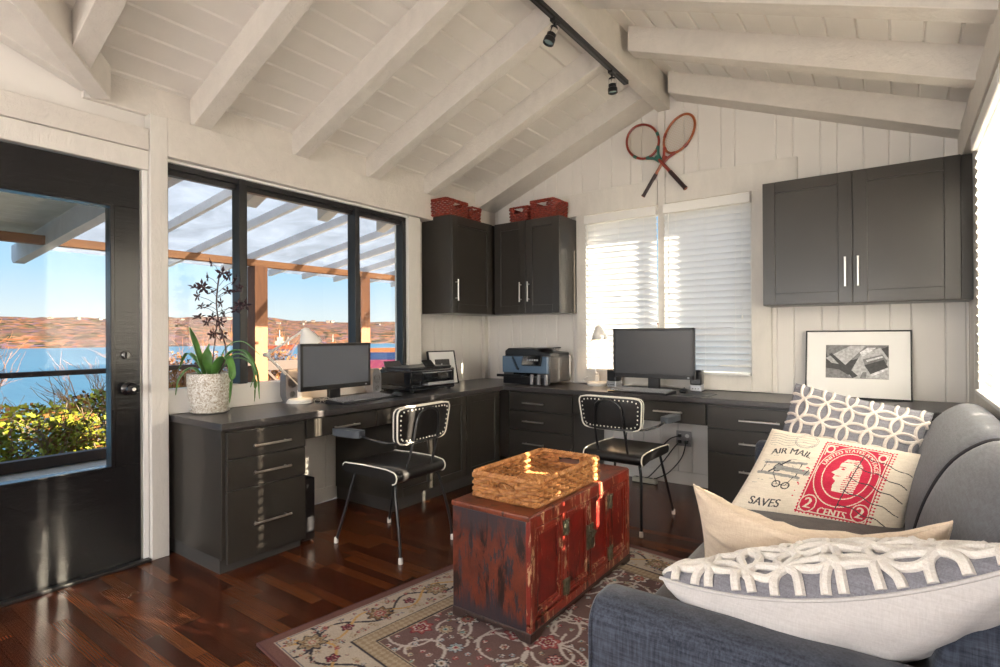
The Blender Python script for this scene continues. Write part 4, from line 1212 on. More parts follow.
def fill_tri(a, b_, c, k):
    lo = np.minimum(np.minimum(a, b_), c); hi = np.maximum(np.maximum(a, b_), c)
    i0, i1 = max(0, int(lo[0]/PW*RXN)-1), min(RXN, int(hi[0]/PW*RXN)+2); j0, j1 = max(0, int(lo[1]/PH*RYN)-1), min(RYN, int(hi[1]/PH*RYN)+2)
    if i0 >= i1 or j0 >= j1: return
    X, Y = ga[j0:j1, i0:i1], gb[j0:j1, i0:i1]
    e = lambda p, q: (q[0]-p[0])*(Y-p[1])-(q[1]-p[1])*(X-p[0])
    d0, d1, d2 = e(a, b_), e(b_, c), e(c, a)
    canvas[j0:j1, i0:i1][((d0 >= 0) & (d1 >= 0) & (d2 >= 0)) | ((d0 <= 0) & (d1 <= 0) & (d2 <= 0))] = k
def write(s_, size, fn, k, bold=0):
    P, T = text_tris(s_, size)
    for dx in ((0,) if not bold else (-bold, 0, bold)):
        Q = np.array([fn(x+dx, y) for x, y in P])
        for a, b_, c in T: fill_tri(Q[a], Q[b_], Q[c], k)
def line(p, q, wd, k):
    p, q = np.array(p), np.array(q); d = q-p; l = np.hypot(*d); t_ = np.clip(((ga-p[0])*d[0]+(gb-p[1])*d[1])/l/l, 0, 1)
    canvas[np.hypot(ga-p[0]-t_*d[0], gb-p[1]-t_*d[1]) < wd/2] = k
def ell(cx_, cy_, rx, ry, k, ring=None):
    q = np.hypot((ga-cx_)/rx, (gb-cy_)/ry)
    canvas[(q < 1) if ring is None else ((q < 1) & (q > 1-ring))] = k
def poly(pts, k):
    inside = np.zeros_like(canvas, bool); n = len(pts)
    for i in range(n):
        (x1, y1), (x2, y2) = pts[i], pts[(i+1) % n]
        if y1 == y2: continue
        c = ((y1 > gb) != (y2 > gb)) & (ga < (x2-x1)*(gb-y1)/(y2-y1)+x1); inside ^= c
    canvas[inside] = k
# red stamp with perforated edge
sx0, sx1, sy0, sy1 = .236, .492, .022, .342
canvas[(ga > sx0) & (ga < sx1) & (gb > sy0) & (gb < sy1)] = 1
for q in np.arange(sy0, sy1, .013): ell(sx1, q, .0048, .0048, 0); ell(sx0, q, .0040, .0040, 0)
for q in np.arange(sx0, sx1, .013): ell(q, sy1, .0048, .0048, 0); ell(q, sy0, .0048, .0048, 0)
for q in np.arange(sy0+.006, sy1, .013): ell(sx1+.006, q, .0036, .0036, 1)
scx, scy = (sx0+sx1)/2, .198
for a0, a1, b0, b1 in ((sx0+.010, sx1-.010, sy0+.010, sy1-.010),):
    e = .0028
    canvas[((abs(ga-a0) < e/2) | (abs(ga-a1) < e/2)) & (gb > b0) & (gb < b1)] = 3
    canvas[((abs(gb-b0) < e/2) | (abs(gb-b1) < e/2)) & (ga > a0) & (ga < a1)] = 3
ell(scx, scy, .114, .134, 3, .03); ell(scx, scy, .086, .103, 3, .04)
# corner ornament
for sg in (-1, 1):
    ell(scx+sg*.097, .305, .017, .020, 3, .35); line((scx+sg*.112, .325), (scx+sg*.075, .322), .004, 3); line((scx+sg*.112, .325), (scx+sg*.110, .275), .004, 3)
# oval lettering
def on_arc(x, y):
    a = PI/2-x/.100; return (scx+(.0935+y)*math.cos(a)*.985, scy+(.110+y)*math.sin(a))
write('UNITED STATES POSTAGE', .0225, on_arc, 3, .0007)
# portrait of a bearded head in profile, hatched
poly([(scx-.030, scy-.075), (scx+.045, scy-.075), (scx+.050, scy-.02), (scx+.046, scy+.045), (scx+.022, scy+.075), (scx-.02, scy+.072), (scx-.036, scy+.045), (scx-.037, scy+.022), (scx-.056, scy+.002), (scx-.040, scy-.006), (scx-.044, scy-.022), (scx-.030, scy-.034), (scx-.034, scy-.05)], 3)
for q in np.arange(-.07, .075, .009): line((scx+.006+.01*math.sin(q*40), scy+q), (scx+.046, scy+q+.006), .0028, 1)
line((scx-.034, scy+.030), (scx-.012, scy+.030), .004, 1); ell(scx-.02, scy+.022, .006, .004, 1); line((scx-.038, scy-.012), (scx-.02, scy-.010), .003, 1)
line((scx-.03, scy+.055), (scx+.02, scy+.062), .003, 1); line((scx+.012, scy+.02), (scx+.012, scy-.01), .004, 1)
# value ovals and word
for sg in (-1, 1):
    ell(scx+sg*.092, .062, .031, .034, 3); ell(scx+sg*.092, .062, .027, .030, 1); ell(scx+sg*.092, .062, .024, .027, 3)
    ell(scx+sg*.092, .062, .024, .027, 1)
    write('2', .058, lambda x, y, sg=sg: (scx+sg*.092+x, .043+y), 3, .0016)
write('CENTS', .036, lambda x, y: (scx+x*.92, .030+y-.10*x*x*8*.1), 3, .0012)
# cancellation lines
for q in range(5):
    y = .300-.055*q; pts = [(.375+.01*q*0+i*.012, y-.012*i*.22+.004*math.sin(i*.9+q)) for i in range(18)]
    for a, b_ in zip(pts, pts[1:]): line(a, b_, .0036, 2)
line((.395, .295), (.372, .06), .004, 2)
# air mail side
def arch(x, y): a = PI/2-x/.30; return (.128+(.30+y)*math.cos(a), -.048+(.30+y)*math.sin(a))
write('AIR MAIL', .040, arch, 2, .0010)
write('SAVES', .042, lambda x, y: (.118+x*1.05, .024+y+1.1*x*x), 2, .0010)
for r in (.048, .042): ell(.165, .325, r, r*.78, 4, .06)
for q in range(5):
    pts = [(.02+i*.012, .295+.012*q+.004*math.sin(i*.8)) for i in range(10)]
    for a, b_ in zip(pts, pts[1:]): line(a, b_, .0022, 4)
for q in range(4): line((.13, .30+.014*q), (.20, .302+.014*q), .002, 4)
# biplane drawing
line((.045, .205), (.205, .215), .010, 4); line((.035, .160), (.20, .150), .012, 4); line((.05, .205), (.045, .16), .003, 2); line((.19, .212), (.188, .155), .003, 2)
line((.10, .205), (.095, .157), .003, 2); ell(.105, .185, .019, .019, 4); ell(.105, .185, .019, .019, 2, .2); ell(.105, .185, .007, .007, 2)
line((.075, .165), (.138, .222), .007, 2); line((.105, .185), (.225, .175), .020, 4); line((.225, .19), (.215, .165), .004, 2)
ell(.128, .115, .017, .015, 2, .3); ell(.165, .112, .017, .015, 2, .3); line((.128, .115), (.165, .112), .003, 2); line((.10, .155), (.128, .118), .003, 2); line((.18, .15), (.165, .115), .003, 2)
for q in range(26):
    a0 = .02+.20*random.random(); b0 = .10+.22*random.random(); line((a0, b0), (a0+.022, b0-.003+.006*random.random()), .0016, 4)
for q in range(9): ell(.205+.022*random.random(), .06+.16*random.random(), .0028, .0028, 1)
cu = Cushion((2.86, -1.56, .748), (3.44, -1.54, .69), (3.335, -1.80, .39), (2.735, -1.86, .43), .065, .06, .03, .004, seed=5)
vs = []; fs = []; mi = []
front = {}
for j in range(RYN+1):
    for i in range(RXN+1):
        front[i, j] = len(vs); vs.append(cu.pt(2*i/RXN-1, 2*j/RYN-1, 1))
for j in range(RYN):
    for i in range(RXN):
        fs.append((front[i, j], front[i+1, j], front[i+1, j+1], front[i, j+1])); mi.append(int(canvas[j, i]))
bk2 = {}
BN = 20
for j in range(BN+1):
    for i in range(BN+1): bk2[i, j] = len(vs); vs.append(cu.pt(2*i/BN-1, 2*j/BN-1, -1))
for j in range(BN):
    for i in range(BN): fs.append((bk2[i, j+1], bk2[i+1, j+1], bk2[i+1, j], bk2[i, j])); mi.append(0)
mb = MB(); mb.add(vs, fs); mb.m = mi
o = build('scatter_cushion', mb, ['canvas_cream', 'print_red', 'print_ink', 'canvas_cream', 'print_grey'], smooth=60)
tag(o, 'cream lumbar cushion printed with a red two cent stamp and air mail biplane', 'cushion')
build('edge_seam', cu.piping(.0035), 'canvas_cream', o)

# 3 beige cushion
cu = Cushion((2.872, -2.83, .775), (3.43, -2.92, .805), (3.41, -2.70, .42), (2.845, -2.62, .455), .05, .08, .04, .016, sag=.085, seed=9)
o = build('scatter_cushion', cu.body(), ['beige_linen', 'beige_linen'], smooth=60)
tag(o, 'plain beige cushion standing behind the chenille looped cushion', 'cushion')
build('edge_seam', cu.piping(.003), 'beige_linen', o)

# 4 chenille cushion over the near arm
cu = Cushion((3.53, -3.20, .845), (2.895, -3.165, .640), (2.93, -2.85, .515), (3.50, -2.88, .68), .085, .125, .03, .014, sag=.06, seed=13)
o = build('scatter_cushion', cu.body(), ['grey_linen', 'plain_cotton'], smooth=60)
tag(o, 'large cushion with shaggy cream chenille loops leaning on the near sofa arm', 'cushion')
mb = cu.cords(MB(), .084, .060, .0100, 7, .9992, ox=.01, oy=.01, wob=.10, lift=.003)
build('chenille_loops', mb, 'chenille', o)
build('edge_seam', cu.piping(.004), 'plain_cotton', o)

# ---------------------------------------------------------------- things on the desks
D0 = DT
def local(name, label, cat, loc, rotz=0, group=None): return thing(name, label, cat, loc, rotz, group)
def bl(name, mb, mat, par, **k): return build(name, mb, mat, par, world=False, **k)
def monitor(label, loc, rotz, wd, z0, z1, body, scr='screen_glass'):
    """screen looks toward local -y"""
    t = thing('computer_monitor', label, 'monitor', loc, rotz); zb = loc[2]
    a, c = z0-zb, z1-zb; hw = wd/2
    o = bl('casing', MB().box(-hw, hw, -.012, .022, a, c).box(-hw+.05, hw-.05, .02, .05, a+.05, c-.06), body, t, bevel=.006, smooth=0)
    mb = MB(); bz_ = .018
    for q in ((-hw, hw, c-bz_, c), (-hw, hw, a, a+bz_+.012), (-hw, -hw+bz_, a, c), (hw-bz_, hw, a, c)): mb.box(q[0], q[1], -.017, -.010, q[2], q[3])
    bl('bezel', mb, 'black_plastic', t, bevel=.002, smooth=0)
    bl('screen', MB().box(-hw+bz_, hw-bz_, -.0135, -.0115, a+bz_+.012, c-bz_), scr, t, smooth=0)
    bl('power_button', MB().box(hw-.05, hw-.035, -.0185, -.016, a+.010, a+.018), 'silver_plastic', t, smooth=0)
    bl('neck', MB().box(-.045, .045, .012, .045, .008, a+.08), 'black_plastic', t, bevel=.006, smooth=0)
    pts, loop = rounded_grid(.25, .19, 10, .2)
    mb = MB(); n = len(loop); vs = [(pts[i][0], pts[i][1]+.02, z) for z in (0, .012) for i in loop]
    mb.add(vs, [tuple(reversed(range(n))), tuple(range(n, 2*n))]+[(i, (i+1) % n, n+(i+1) % n, n+i) for i in range(n)])
    bl('base', mb, 'black_plastic', t, bevel=.003)
    return t
monitor('black computer monitor with dark screen on the window desk', (.30, -2.073, D0), PI/2+.0, .56, .848, 1.150, 'grey_plastic', 'screen_reflect_grey')
monitor('large black computer monitor standing in front of the back blinds', (1.825, -.33, D0), .0, .632, .862, 1.243, 'black_plastic')
def keyboard(label, loc, rotz, body, keymat):
    t = thing('keyboard', label, 'keyboard', loc, rotz)      # typing edge toward local -y
    mb = MB().prism([(-.085, 0), (.085, 0), (.085, .024), (.07, .026), (-.07, .014), (-.085, .009)], -.235, .235, lambda a, b_, d: (d, a, b_))
    bl('case', mb, body, t, bevel=.003, smooth=0)
    mb = MB()
    for r in range(6):
        for c in range(21):
            if r == 0 and 4 <= c <= 9:
                continue
            y = -.058+r*.0225; x = -.215+c*.0213; z = .016+(y+.07)*.085
            mb.box(x-.0088, x+.0088, y-.009, y+.009, z-.003, z+.007)
    mb.box(-.215+3.6*.0213, -.215+9.4*.0213, -.067, -.049, .013, .024)
    bl('keys', mb, keymat, t, bevel=.002, smooth=0)
    return t
keyboard('black keyboard with pale worn keys below the window desk monitor', (.43, -1.97, D0), PI/2+.10, 'black_plastic', 'grey_plastic')
keyboard('black keyboard with silver keys in front of the large monitor', (1.80, -.505, D0), -.10, 'black_plastic', 'key_grey')
def mouse(label, loc, rotz):
    t = thing('computer_mouse', label, 'mouse', loc, rotz)
    mb = MB().sphere((0, 0, .012), .034, 14, 8, (.9, 1.6, .62)); mb.v = [(x, y, max(0, z)) for x, y, z in mb.v]
    bl('shell', mb, 'black_plastic', t, smooth=60)
    bl('wheel', MB().cyl((-.003, .026, .031), (.003, .026, .031), .006, n=10), 'dark_grey_plastic', t)
    return t
mouse('black computer mouse beside the window desk printer', (.45, -1.66, D0), PI/2)
mouse('black computer mouse on the thin pad by the right speaker', (2.07, -.37, D0+.004), .1)
pts, loop = rounded_grid(.25, .21, 8, .1)
mb = MB(); n = len(loop); vs = [(2.17+pts[i][0], -.41+pts[i][1], z) for z in (D0, D0+.004) for i in loop]
mb.add(vs, [tuple(reversed(range(n))), tuple(range(n, 2*n))]+[(i, (i+1) % n, n+(i+1) % n, n+i) for i in range(n)])
tag(build('mouse_pad', mb, 'dark_grey_plastic'), 'thin dark mouse pad on the back worktop', 'mouse pad')
def speaker(label, loc, rotz, h, wd, dp, mats, round_=False):
    t = thing('computer_speaker', label, 'speaker', loc, rotz)
    if round_:
        pts, loop = rounded_grid(wd, h, 12, .34)
        mb = MB(); vs = []; n = len(loop)
        for d, f in ((-dp/2, .90), (-dp/2+.012, 1), (dp*.2, .96), (dp/2, .6)): vs += [(pts[i][0]*f, d, h/2+.004+pts[i][1]*f) for i in loop]
        fs = [(r*n+i, r*n+(i+1) % n, (r+1)*n+(i+1) % n, (r+1)*n+i) for r in range(3) for i in range(n)]+[tuple(range(n)), tuple(range(3*n, 4*n))]
        bl('cabinet', mb.add(vs, fs), mats[0], t, smooth=50)
        bl('grille', MB().lathe([(wd*.34, 0), (wd*.30, .004), (0, .008)], (0, -dp/2, h*.62), 18, axis='y').lathe([(wd*.2, 0), (wd*.16, .003), (0, .006)], (0, -dp/2, h*.27), 16, axis='y'), mats[1], t)
        bl('base', MB().lathe([(wd*.46, 0), (wd*.46, .008), (wd*.3, .014)], (0, 0, 0), 20), mats[0], t)
    else:
        bl('cabinet', MB().box(-wd/2, wd/2, -dp/2, dp/2, .05, h), mats[0], t, bevel=.008, smooth=0)
        bl('base', MB().prism([(-wd/2-.002, 0), (wd/2+.002, 0), (wd/2+.002, .05), (-wd/2-.002, .05)], -dp/2-.006, dp/2+.002, lambda a, b_, d: (a, d, b_)), mats[1], t, bevel=.008, smooth=0)
        bl('grille', MB().box(-wd/2+.008, wd/2-.008, -dp/2-.004, -dp/2+.002, .056, h-.01), 'black_plastic', t, bevel=.003, smooth=0)
        mb = MB()
        for k in range(3): mb.cyl((-.02+.02*k, -dp/2-.010, .022), (-.02+.02*k, -dp/2-.004, .022), .005, n=8)
        bl('control', mb, 'dark_grey_plastic', t)
    return t
speaker('grey rounded speaker left of the window desk monitor', (.12, -2.31, D0), PI/2-.1, .215, .10, .10, ('grey_plastic', 'dark_grey_plastic'), True)
speaker('grey rounded speaker between the window desk monitor and printer', (.20, -1.68, D0), PI/2+.1, .19, .10, .10, ('grey_plastic', 'dark_grey_plastic'), True)
speaker('black speaker with silver base left of the large monitor', (1.44, -.17, D0), -.1, .145, .085, .10, ('black_plastic', 'silver_plastic'))
speaker('black speaker with silver base right of the large monitor', (2.105, -.16, D0), .1, .16, .085, .10, ('black_plastic', 'silver_plastic'))

# printers
t = thing('printer', 'glossy black inkjet printer on the window desk below the small picture', 'printer', (.235, -1.235, D0), PI/2)   # front toward local -y
mb = MB().box(-.245, .245, -.175, .18, .012, .055).box(-.245, -.12, -.17, .18, .05, .165).box(.20, .245, -.17, .18, .05, .165).box(-.13, .21, -.02, .18, .05, .165).box(-.245, .245, -.175, .18, .15, .172)
bl('body', mb, 'gloss_black', t, bevel=.012, smooth=0, seg=3)
bl('scanner_lid', MB().box(-.235, .235, -.15, .17, .172, .190), 'black_plastic', t, bevel=.008, smooth=0)
bl('window_cover', MB().box(-.125, .205, -.178, -.165, .085, .145), 'gloss_black', t, bevel=.004, smooth=0)
bl('output_tray', MB().box(-.11, .19, -.215, -.02, .052, .062).box(-.11, .19, -.218, -.210, .052, .075), 'silver_plastic', t, bevel=.003, smooth=0)
bl('trim_strip', MB().box(-.125, .205, -.180, -.170, .145, .150), 'silver_plastic', t, smooth=0)
bl('display', MB().obox((-.02, -.13, .214), (1, 0, 0), (0, .7, .7), (0, -.7, .7), .05, .034, .006), 'black_plastic', t, bevel=.003, smooth=0)
bl('paper_support', MB().obox((-.16, .12, .205), (1, 0, 0), (0, .5, .86), (0, -.86, .5), .085, .03, .004), 'dark_grey_plastic', t, bevel=.002, smooth=0)
mb = MB()
for x in (-.21, .21):
    for y in (-.14, .15): mb.cyl((x, y, 0), (x, y, .014), .014, n=10)
bl('feet', mb, 'black_plastic', t)
t = thing('printer', 'blue black office printer with document feeder on the back worktop corner', 'printer', (.735, -.26, D0)); t.scale = (1, 1, 1.09)
mb = MB().prism([(-.24, .02), (.24, .02), (.24, .23), (-.24, .23)], -.17, .20, lambda a, b_, d: (a, d, b_))
bl('body', mb, 'dark_grey_plastic', t, bevel=.014, smooth=0, seg=3)
mb = MB().box(-.235, .232, -.192, -.165, .095, .228)
bl('front_panel', mb, 'blue_grey_plastic', t, bevel=.008, smooth=0)
mb = MB().prism([(-.235, .228), (.235, .222), (.235, .252), (.14, .262), (.06, .288), (-.20, .290), (-.235, .27)], -.15, .18, lambda a, b_, d: (a, d, b_))
bl('feeder_lid', mb, 'black_plastic', t, bevel=.008, smooth=0)
bl('feeder_tray', MB().obox((.06, .02, .287), (1, 0, .04), (0, 1, 0), (-.04, 0, 1), .12, .11, .005), 'dark_grey_plastic', t, bevel=.003, smooth=0)
bl('control_panel', MB().obox((.085, -.205, .195), (1, 0, 0), (0, .35, .94), (0, -.94, .35), .095, .042, .012), 'gloss_black', t, bevel=.005, smooth=0)
mb = MB()
for k in range(5): mb.obox((.05+k*.024, -.219, .20), (1, 0, 0), (0, .35, .94), (0, -.94, .35), .007, .006, .003)
bl('buttons', mb, 'silver_plastic', t)
mb = MB()
for a, b_ in (((-.12, -.196, .222), (-.07, -.196, .13)), ((-.07, -.196, .13), (-.055, -.196, .125))): mb.tube([a, b_], .010, 8)
bl('panel_trim', mb, 'gloss_black', t)
bl('paper_slot', MB().box(-.12, .12, -.188, -.160, .075, .115), 'gloss_black', t, bevel=.003, smooth=0)
bl('output_tray', MB().box(-.235, .03, -.275, -.15, .066, .080).box(-.235, .03, -.278, -.268, .066, .088), 'black_plastic', t, bevel=.004, smooth=0)
bl('paper_drawer', MB().box(-.235, .235, -.178, -.15, .006, .062), 'black_plastic', t, bevel=.005, smooth=0)
mb = MB()
for x in (.075, .145, .215): mb.lathe([(.016, .0), (.016, .07), (.013, .078), (0, .078)], (x, -.192, .008), 14)
bl('front_column', mb, 'grey_plastic', t)

# framed pictures
def framed(label, c, right, up, wd, hg, iw, ih, icy, art):
    """c = bottom centre; right/up = directions of the picture plane; art(mb-adder) draws the picture"""
    c, right, up = Vector(c), Vector(right).normalized(), Vector(up).normalized(); nrm = right.cross(up)
    t = thing('framed_picture', label, 'picture', c)
    def bx(mb, a0, a1, b0, b1, d0, d1): return mb.obox(c+right*(a0+a1)/2+up*(b0+b1)/2+nrm*(d0+d1)/2, right, up, nrm, (a1-a0)/2, (b1-b0)/2, (d1-d0)/2)
    fw = .009; mb = MB()
    for q in ((-wd/2, wd/2, 0, fw), (-wd/2, wd/2, hg-fw, hg), (-wd/2, -wd/2+fw, fw, hg-fw), (wd/2-fw, wd/2, fw, hg-fw)): bx(mb, *q, -.014, .010)
    build('frame', mb, 'frame_black', t, bevel=.0015, smooth=0)
    build('mat_board', bx(MB(), -wd/2+fw, wd/2-fw, fw, hg-fw, -.012, .002), 'paper_white', t, smooth=0)
    mb = MB(); bx(mb, -iw/2, iw/2, icy-ih/2, icy+ih/2, .002, .0028)
    o = build('print', mb, 'photo_dark', t, smooth=0)
    shades = {}
    for k, (pl_, mt) in enumerate(art):
        shades.setdefault(mt, MB()).prism([(a*iw/2, icy+b_*ih/2) for a, b_ in pl_], .0028, .0030+.00008*k, lambda a, b_, d: c+right*a+up*b_+nrm*d)
    for mt, mb in shades.items(): build('print_detail', mb, mt, o, smooth=0)
    return t
for nme, v_ in (('photo_dark', .045), ('photo_mid', .20), ('photo_light', .48), ('photo_white', .72)): plain(nme, (v_, v_, v_*1.02), .5, var=.35, vscale=60)
framed('large black framed monochrome photograph with wide white mat on the worktop', (3.116, -.115, D0+.001), (1, 0, 0), (0, .18, 1), .592, .455, .35, .222, .245,
       [([(-1, .75), (-1, 1), (1, 1), (1, .95), (-.1, .1), (-.95, .3)], 'photo_mid'), ([(-1, .2), (-.2, .95), (.3, .95), (-.35, -.2), (-.8, -.1)], 'photo_light'),
        ([(-.3, -.98), (.15, .5), (.75, .85), (1, .2), (1, -.98)], 'photo_light'), ([(-.9, .45), (-.8, .5), (.05, -.85), (-.12, -.98)], 'photo_dark'),
        ([(.1, .55), (.35, .85), (.62, .85), (.2, .3)], 'photo_white'), ([(.2, .15), (.8, .45), (.95, .1), (.95, -.1), (.3, -.4)], 'photo_mid'),
        ([(.25, -.2), (.85, .15), (.98, -.3), (.45, -.75)], 'photo_dark'), ([(.3, .1), (.8, .36), (.84, .28), (.34, 0)], 'photo_white'), ([(.45, -.72), (.98, -.3), (.98, -.42), (.5, -.85)], 'photo_white'),
        ([(-1, -.98), (-1, -.4), (-.55, -.5), (-.1, -.98)], 'photo_mid'), ([(.1, -.98), (.2, -.6), (.32, -.6), (.3, -.98)], 'photo_mid')])
framed('small black framed picture leaning behind the window desk printer', (.115, -.775, D0+.001), (0.18, .98, 0), (-.22, 0.04, 1), .30, .30, .16, .12, .165,
       [([(-.3, -.9), (-.22, .3), (-.05, .4), (.02, -.9)], 'photo_light'), ([(-1, -.9), (-1, -.5), (1, -.5), (1, -.9)], 'photo_mid'), ([(.3, -.5), (.5, .2), (.8, -.5)], 'photo_mid')])

# desk lamps
def desk_lamp(label, base, elbow, head, tip_dir, r, ln, two_arm):
    base, elbow, head = Vector(base), Vector(elbow), Vector(head); d = Vector(tip_dir).normalized()
    t = thing('desk_lamp', label, 'lamp', base)
    build('base', MB().lathe([(.084, 0), (.086, .006), (.084, .022), (.076, .030), (.02, .033), (0, .033)], base, 32), 'white_enamel', t)
    b0 = base+Vector((0, 0, .03)); b1 = b0+Vector((0, 0, .07))
    build('socket', MB().lathe([(.018, 0), (.018, .05), (.013, .055), (.013, .075), (0, .078)], b0, 16), 'white_enamel', t)
    s_ = (elbow-b1).cross(Vector((0, 0, 1))).normalized()*.012 if two_arm else Vector((0, 0, 0))
    mb = MB()
    if two_arm:
        for q in (s_, -s_): mb.tube([b1+q, elbow+q], .0045, 8)
    else: mb.tube([b0, elbow], .0055, 8)
    build('lower_arm', mb, 'brushed_steel' if not two_arm else 'white_enamel', t)
    if two_arm:
        mb = MB()
        for q in (s_, -s_): mb.tube([elbow+q, head+q*.6], .0045, 8)
        build('upper_arm', mb, 'white_enamel', t)
        mb = MB()
        a, c = b1+(elbow-b1)*.05, b1+(elbow-b1)*.45; k = 60
        ax = (c-a).normalized(); u = ax.orthogonal().normalized(); v = ax.cross(u)
        mb.tube([a+(c-a)*i/k+s_*2+(u*math.cos(i*1.9)+v*math.sin(i*1.9))*.005 for i in range(k+1)], .0012, 4)
        build('spring', mb, 'brushed_steel', t)
        build('elbow_joint', MB().cyl(elbow-s_*1.8, elbow+s_*1.8, .013, n=12), 'white_enamel', t)
    # shade: bell opening along d from head
    ax = d; u = ax.orthogonal().normalized(); v = ax.cross(u); n = 28
    prof = [(.0, -.012), (.016, -.010), (.028, .0), (.034, .02), (r*.72, ln*.42), (r*.93, ln*.75), (r, ln), (r*.97, ln), (r*.90, ln*.75), (r*.68, ln*.42), (.028, .024), (0, .02)]
    vs = []; fs = []
    for rr_, z in prof:
        for j in range(n): q = 2*PI*j/n; vs.append(head+ax*z+(u*math.cos(q)+v*math.sin(q))*rr_)
    for i in range(len(prof)-1):
        for j in range(n): fs.append((i*n+j, i*n+(j+1) % n, (i+1)*n+(j+1) % n, (i+1)*n+j))
    sh = build('shade', MB().add(vs, fs), 'white_enamel', t, smooth=40)
    build('bulb', MB().sphere(head+ax*ln*.48, .020, 12, 8), 'bulb', sh)
    lamp('desk_lamp_light', 'POINT', head+ax*(ln*.74), 3.4 if two_arm else 1.7, (1.0, .60, .28), size=.015)
    return t
desk_lamp('white architect lamp with folded arm between plant and monitor', (.17, -2.265, D0), (.17, -2.495, 1.083), (.20, -2.245, 1.240), (.25, .35, -1), .073, .115, True)
desk_lamp('small white bell shade lamp in front of the blinds', (1.262, -.125, D0), (1.205, -.125, 1.165), (1.275, -.125, 1.262), (.15, -.08, -1), .068, .118, False)
build_c = smooth_path([(1.20, -.10, D0+.012), (1.10, -.06, D0+.03), (1.135, -.05, D0+.065), (1.20, -.045, D0+.06), (1.30, -.04, D0+.01)], 8)
tag(build('lamp_cord', MB().tube(build_c, .004, 6), 'wire_white'), 'white cord looping behind the small bell lamp', 'cord')
mb = MB()
for k in range(3):
    mb.tube(smooth_path([(1.50, -.12-.02*k, D0+.004), (1.62, -.06-.03*k, D0+.02+.012*k), (1.75, -.09, D0+.016+.01*k), (1.90, -.07-.02*k, D0+.022), (2.03, -.09, D0+.004)], 8), .003, 5)
tag(build('monitor_cables', mb, 'wire_white'), 'pale cables trailing behind the large monitor', 'cable')
# eyeglasses by the lamp
t = thing('eyeglasses', 'thin rimmed eyeglasses lying on the desk by the architect lamp', 'glasses', (.36, -2.23, D0))
mb = MB()
for y in (-.032, .032): mb.tube([(.0+.002*math.sin(a), y+.024*math.cos(a), .022+.018*math.sin(a)) for a in np.linspace(0, 2*PI, 20)[:-1]], .0018, 5, closed=True)
mb.tube(smooth_path([(0, -.009, .026), (.004, 0, .030), (0, .009, .026)], 4), .0015, 5)
bl('rims', mb, 'brushed_steel', t)
for y, e in ((-.056, -.02), (.056, .03)): bl('temple', MB().tube(smooth_path([(0, y, .026), (-.06, y+e*.5, .018), (-.11, y+e, .008), (-.13, y+e*1.2, .002)], 4), .0015, 5), 'brushed_steel', t)
for y in (-.032, .032): bl('lens', MB().lathe([(.022, -.0006), (.022, .0006)], (0, y, .022), 16, axis='x'), 'pane_glass', t)

# orchid in speckled pot
px, py, pz = .148, -2.83, D0
t = thing('potted_orchid', 'dark flowered orchid in a speckled pale pot on the window desk', 'plant', (px, py, pz))
build('pot', MB().lathe([(.086, .012), (.100, .04), (.112, .10), (.117, .17), (.118, .222), (.113, .226), (.108, .222), (.107, .19)], (px, py, pz), 36), 'speckled_pot', t)
build('saucer', MB().lathe([(.085, 0), (.103, .010), (.105, .018), (.098, .018), (.085, .012), (0, .012)], (px, py, pz), 32), 'speckled_pot', t)
build('soil', MB().lathe([(.108, .196), (.06, .204), (0, .206)], (px, py, pz), 24), 'soil', t)
def strap_leaf(pts, wd):
    P = smooth_path(pts, 6); n = len(P); vs = []; fs = []
    for i, p in enumerate(P):
        tt = i/(n-1); tan = (P[min(i+1, n-1)]-P[max(i-1, 0)]).normalized(); s_ = tan.cross(Vector((0, 0, 1)))
        s_ = s_.normalized() if s_.length > .05 else Vector((.3, -.9, 0)).normalized()
        nn = s_.cross(tan).normalized()
        w_ = wd*(min(1, tt*3.5+.35))*(1-max(0, (tt-.55)/.45)**2*.97)
        for k, q in ((-1, .25), (-.5, .06), (0, 0), (.5, .06), (1, .25)): vs.append(p+s_*w_*k+nn*(w_*q))
        for k, q in ((1, .25), (.5, .06), (0, 0), (-.5, .06), (-1, .25)): vs.append(p+s_*w_*k+nn*(w_*q-.003))
    for i in range(n-1):
        for j in range(10): fs.append((i*10+j, i*10+(j+1) % 10, (i+1)*10+(j+1) % 10, (i+1)*10+j))
    fs += [tuple(range(10)), tuple((n-1)*10+j for j in range(10))]
    return MB().add(vs, fs)
ztop_ = pz+.205
R3 = Vector((.81, .587, 0)); FW = Vector((-.587, .81, 0)); O = Vector((px, py, ztop_))
def rel(a, up_, f=0): return O+R3*a+Vector((0, 0, up_))+FW*f
LV = [([rel(-.03, 0), rel(-.06, .10), rel(-.09, .20), rel(-.115, .285)], .032), ([rel(-.01, 0, .02), rel(-.03, .07, .03), rel(-.04, .13, .05), rel(-.035, .19, .06)], .026),
      ([rel(-.03, 0, -.02), rel(-.09, .05, -.03), rel(-.145, -.01, -.05), rel(-.165, -.11, -.06)], .026), ([rel(-.03, .0, .02), rel(-.10, .10, .03), rel(-.16, .13, .05), rel(-.215, .04, .06)], .016),
      ([rel(.02, 0, -.01), rel(.08, .09, -.05), rel(.135, .11, -.07), rel(.165, .02, -.08), rel(.150, -.14, -.08)], .027),
      ([rel(.03, 0, .02), rel(.12, .12, .03), rel(.20, .10, .04), rel(.235, -.02, .05), rel(.232, -.15, .05)], .019),
      ([rel(.03, 0, .0), rel(.10, .13, .02), rel(.20, .14, .0), rel(.265, .03, .0), rel(.285, -.13, .0)], .020),
      ([rel(.02, 0, .03), rel(.07, .08, .05), rel(.15, .10, .07), rel(.22, .03, .09), rel(.19, -.07, .09)], .018),
      ([rel(.01, 0, .04), rel(.06, .16, .06), rel(.15, .20, .08), rel(.25, .12, .09)], .008)]
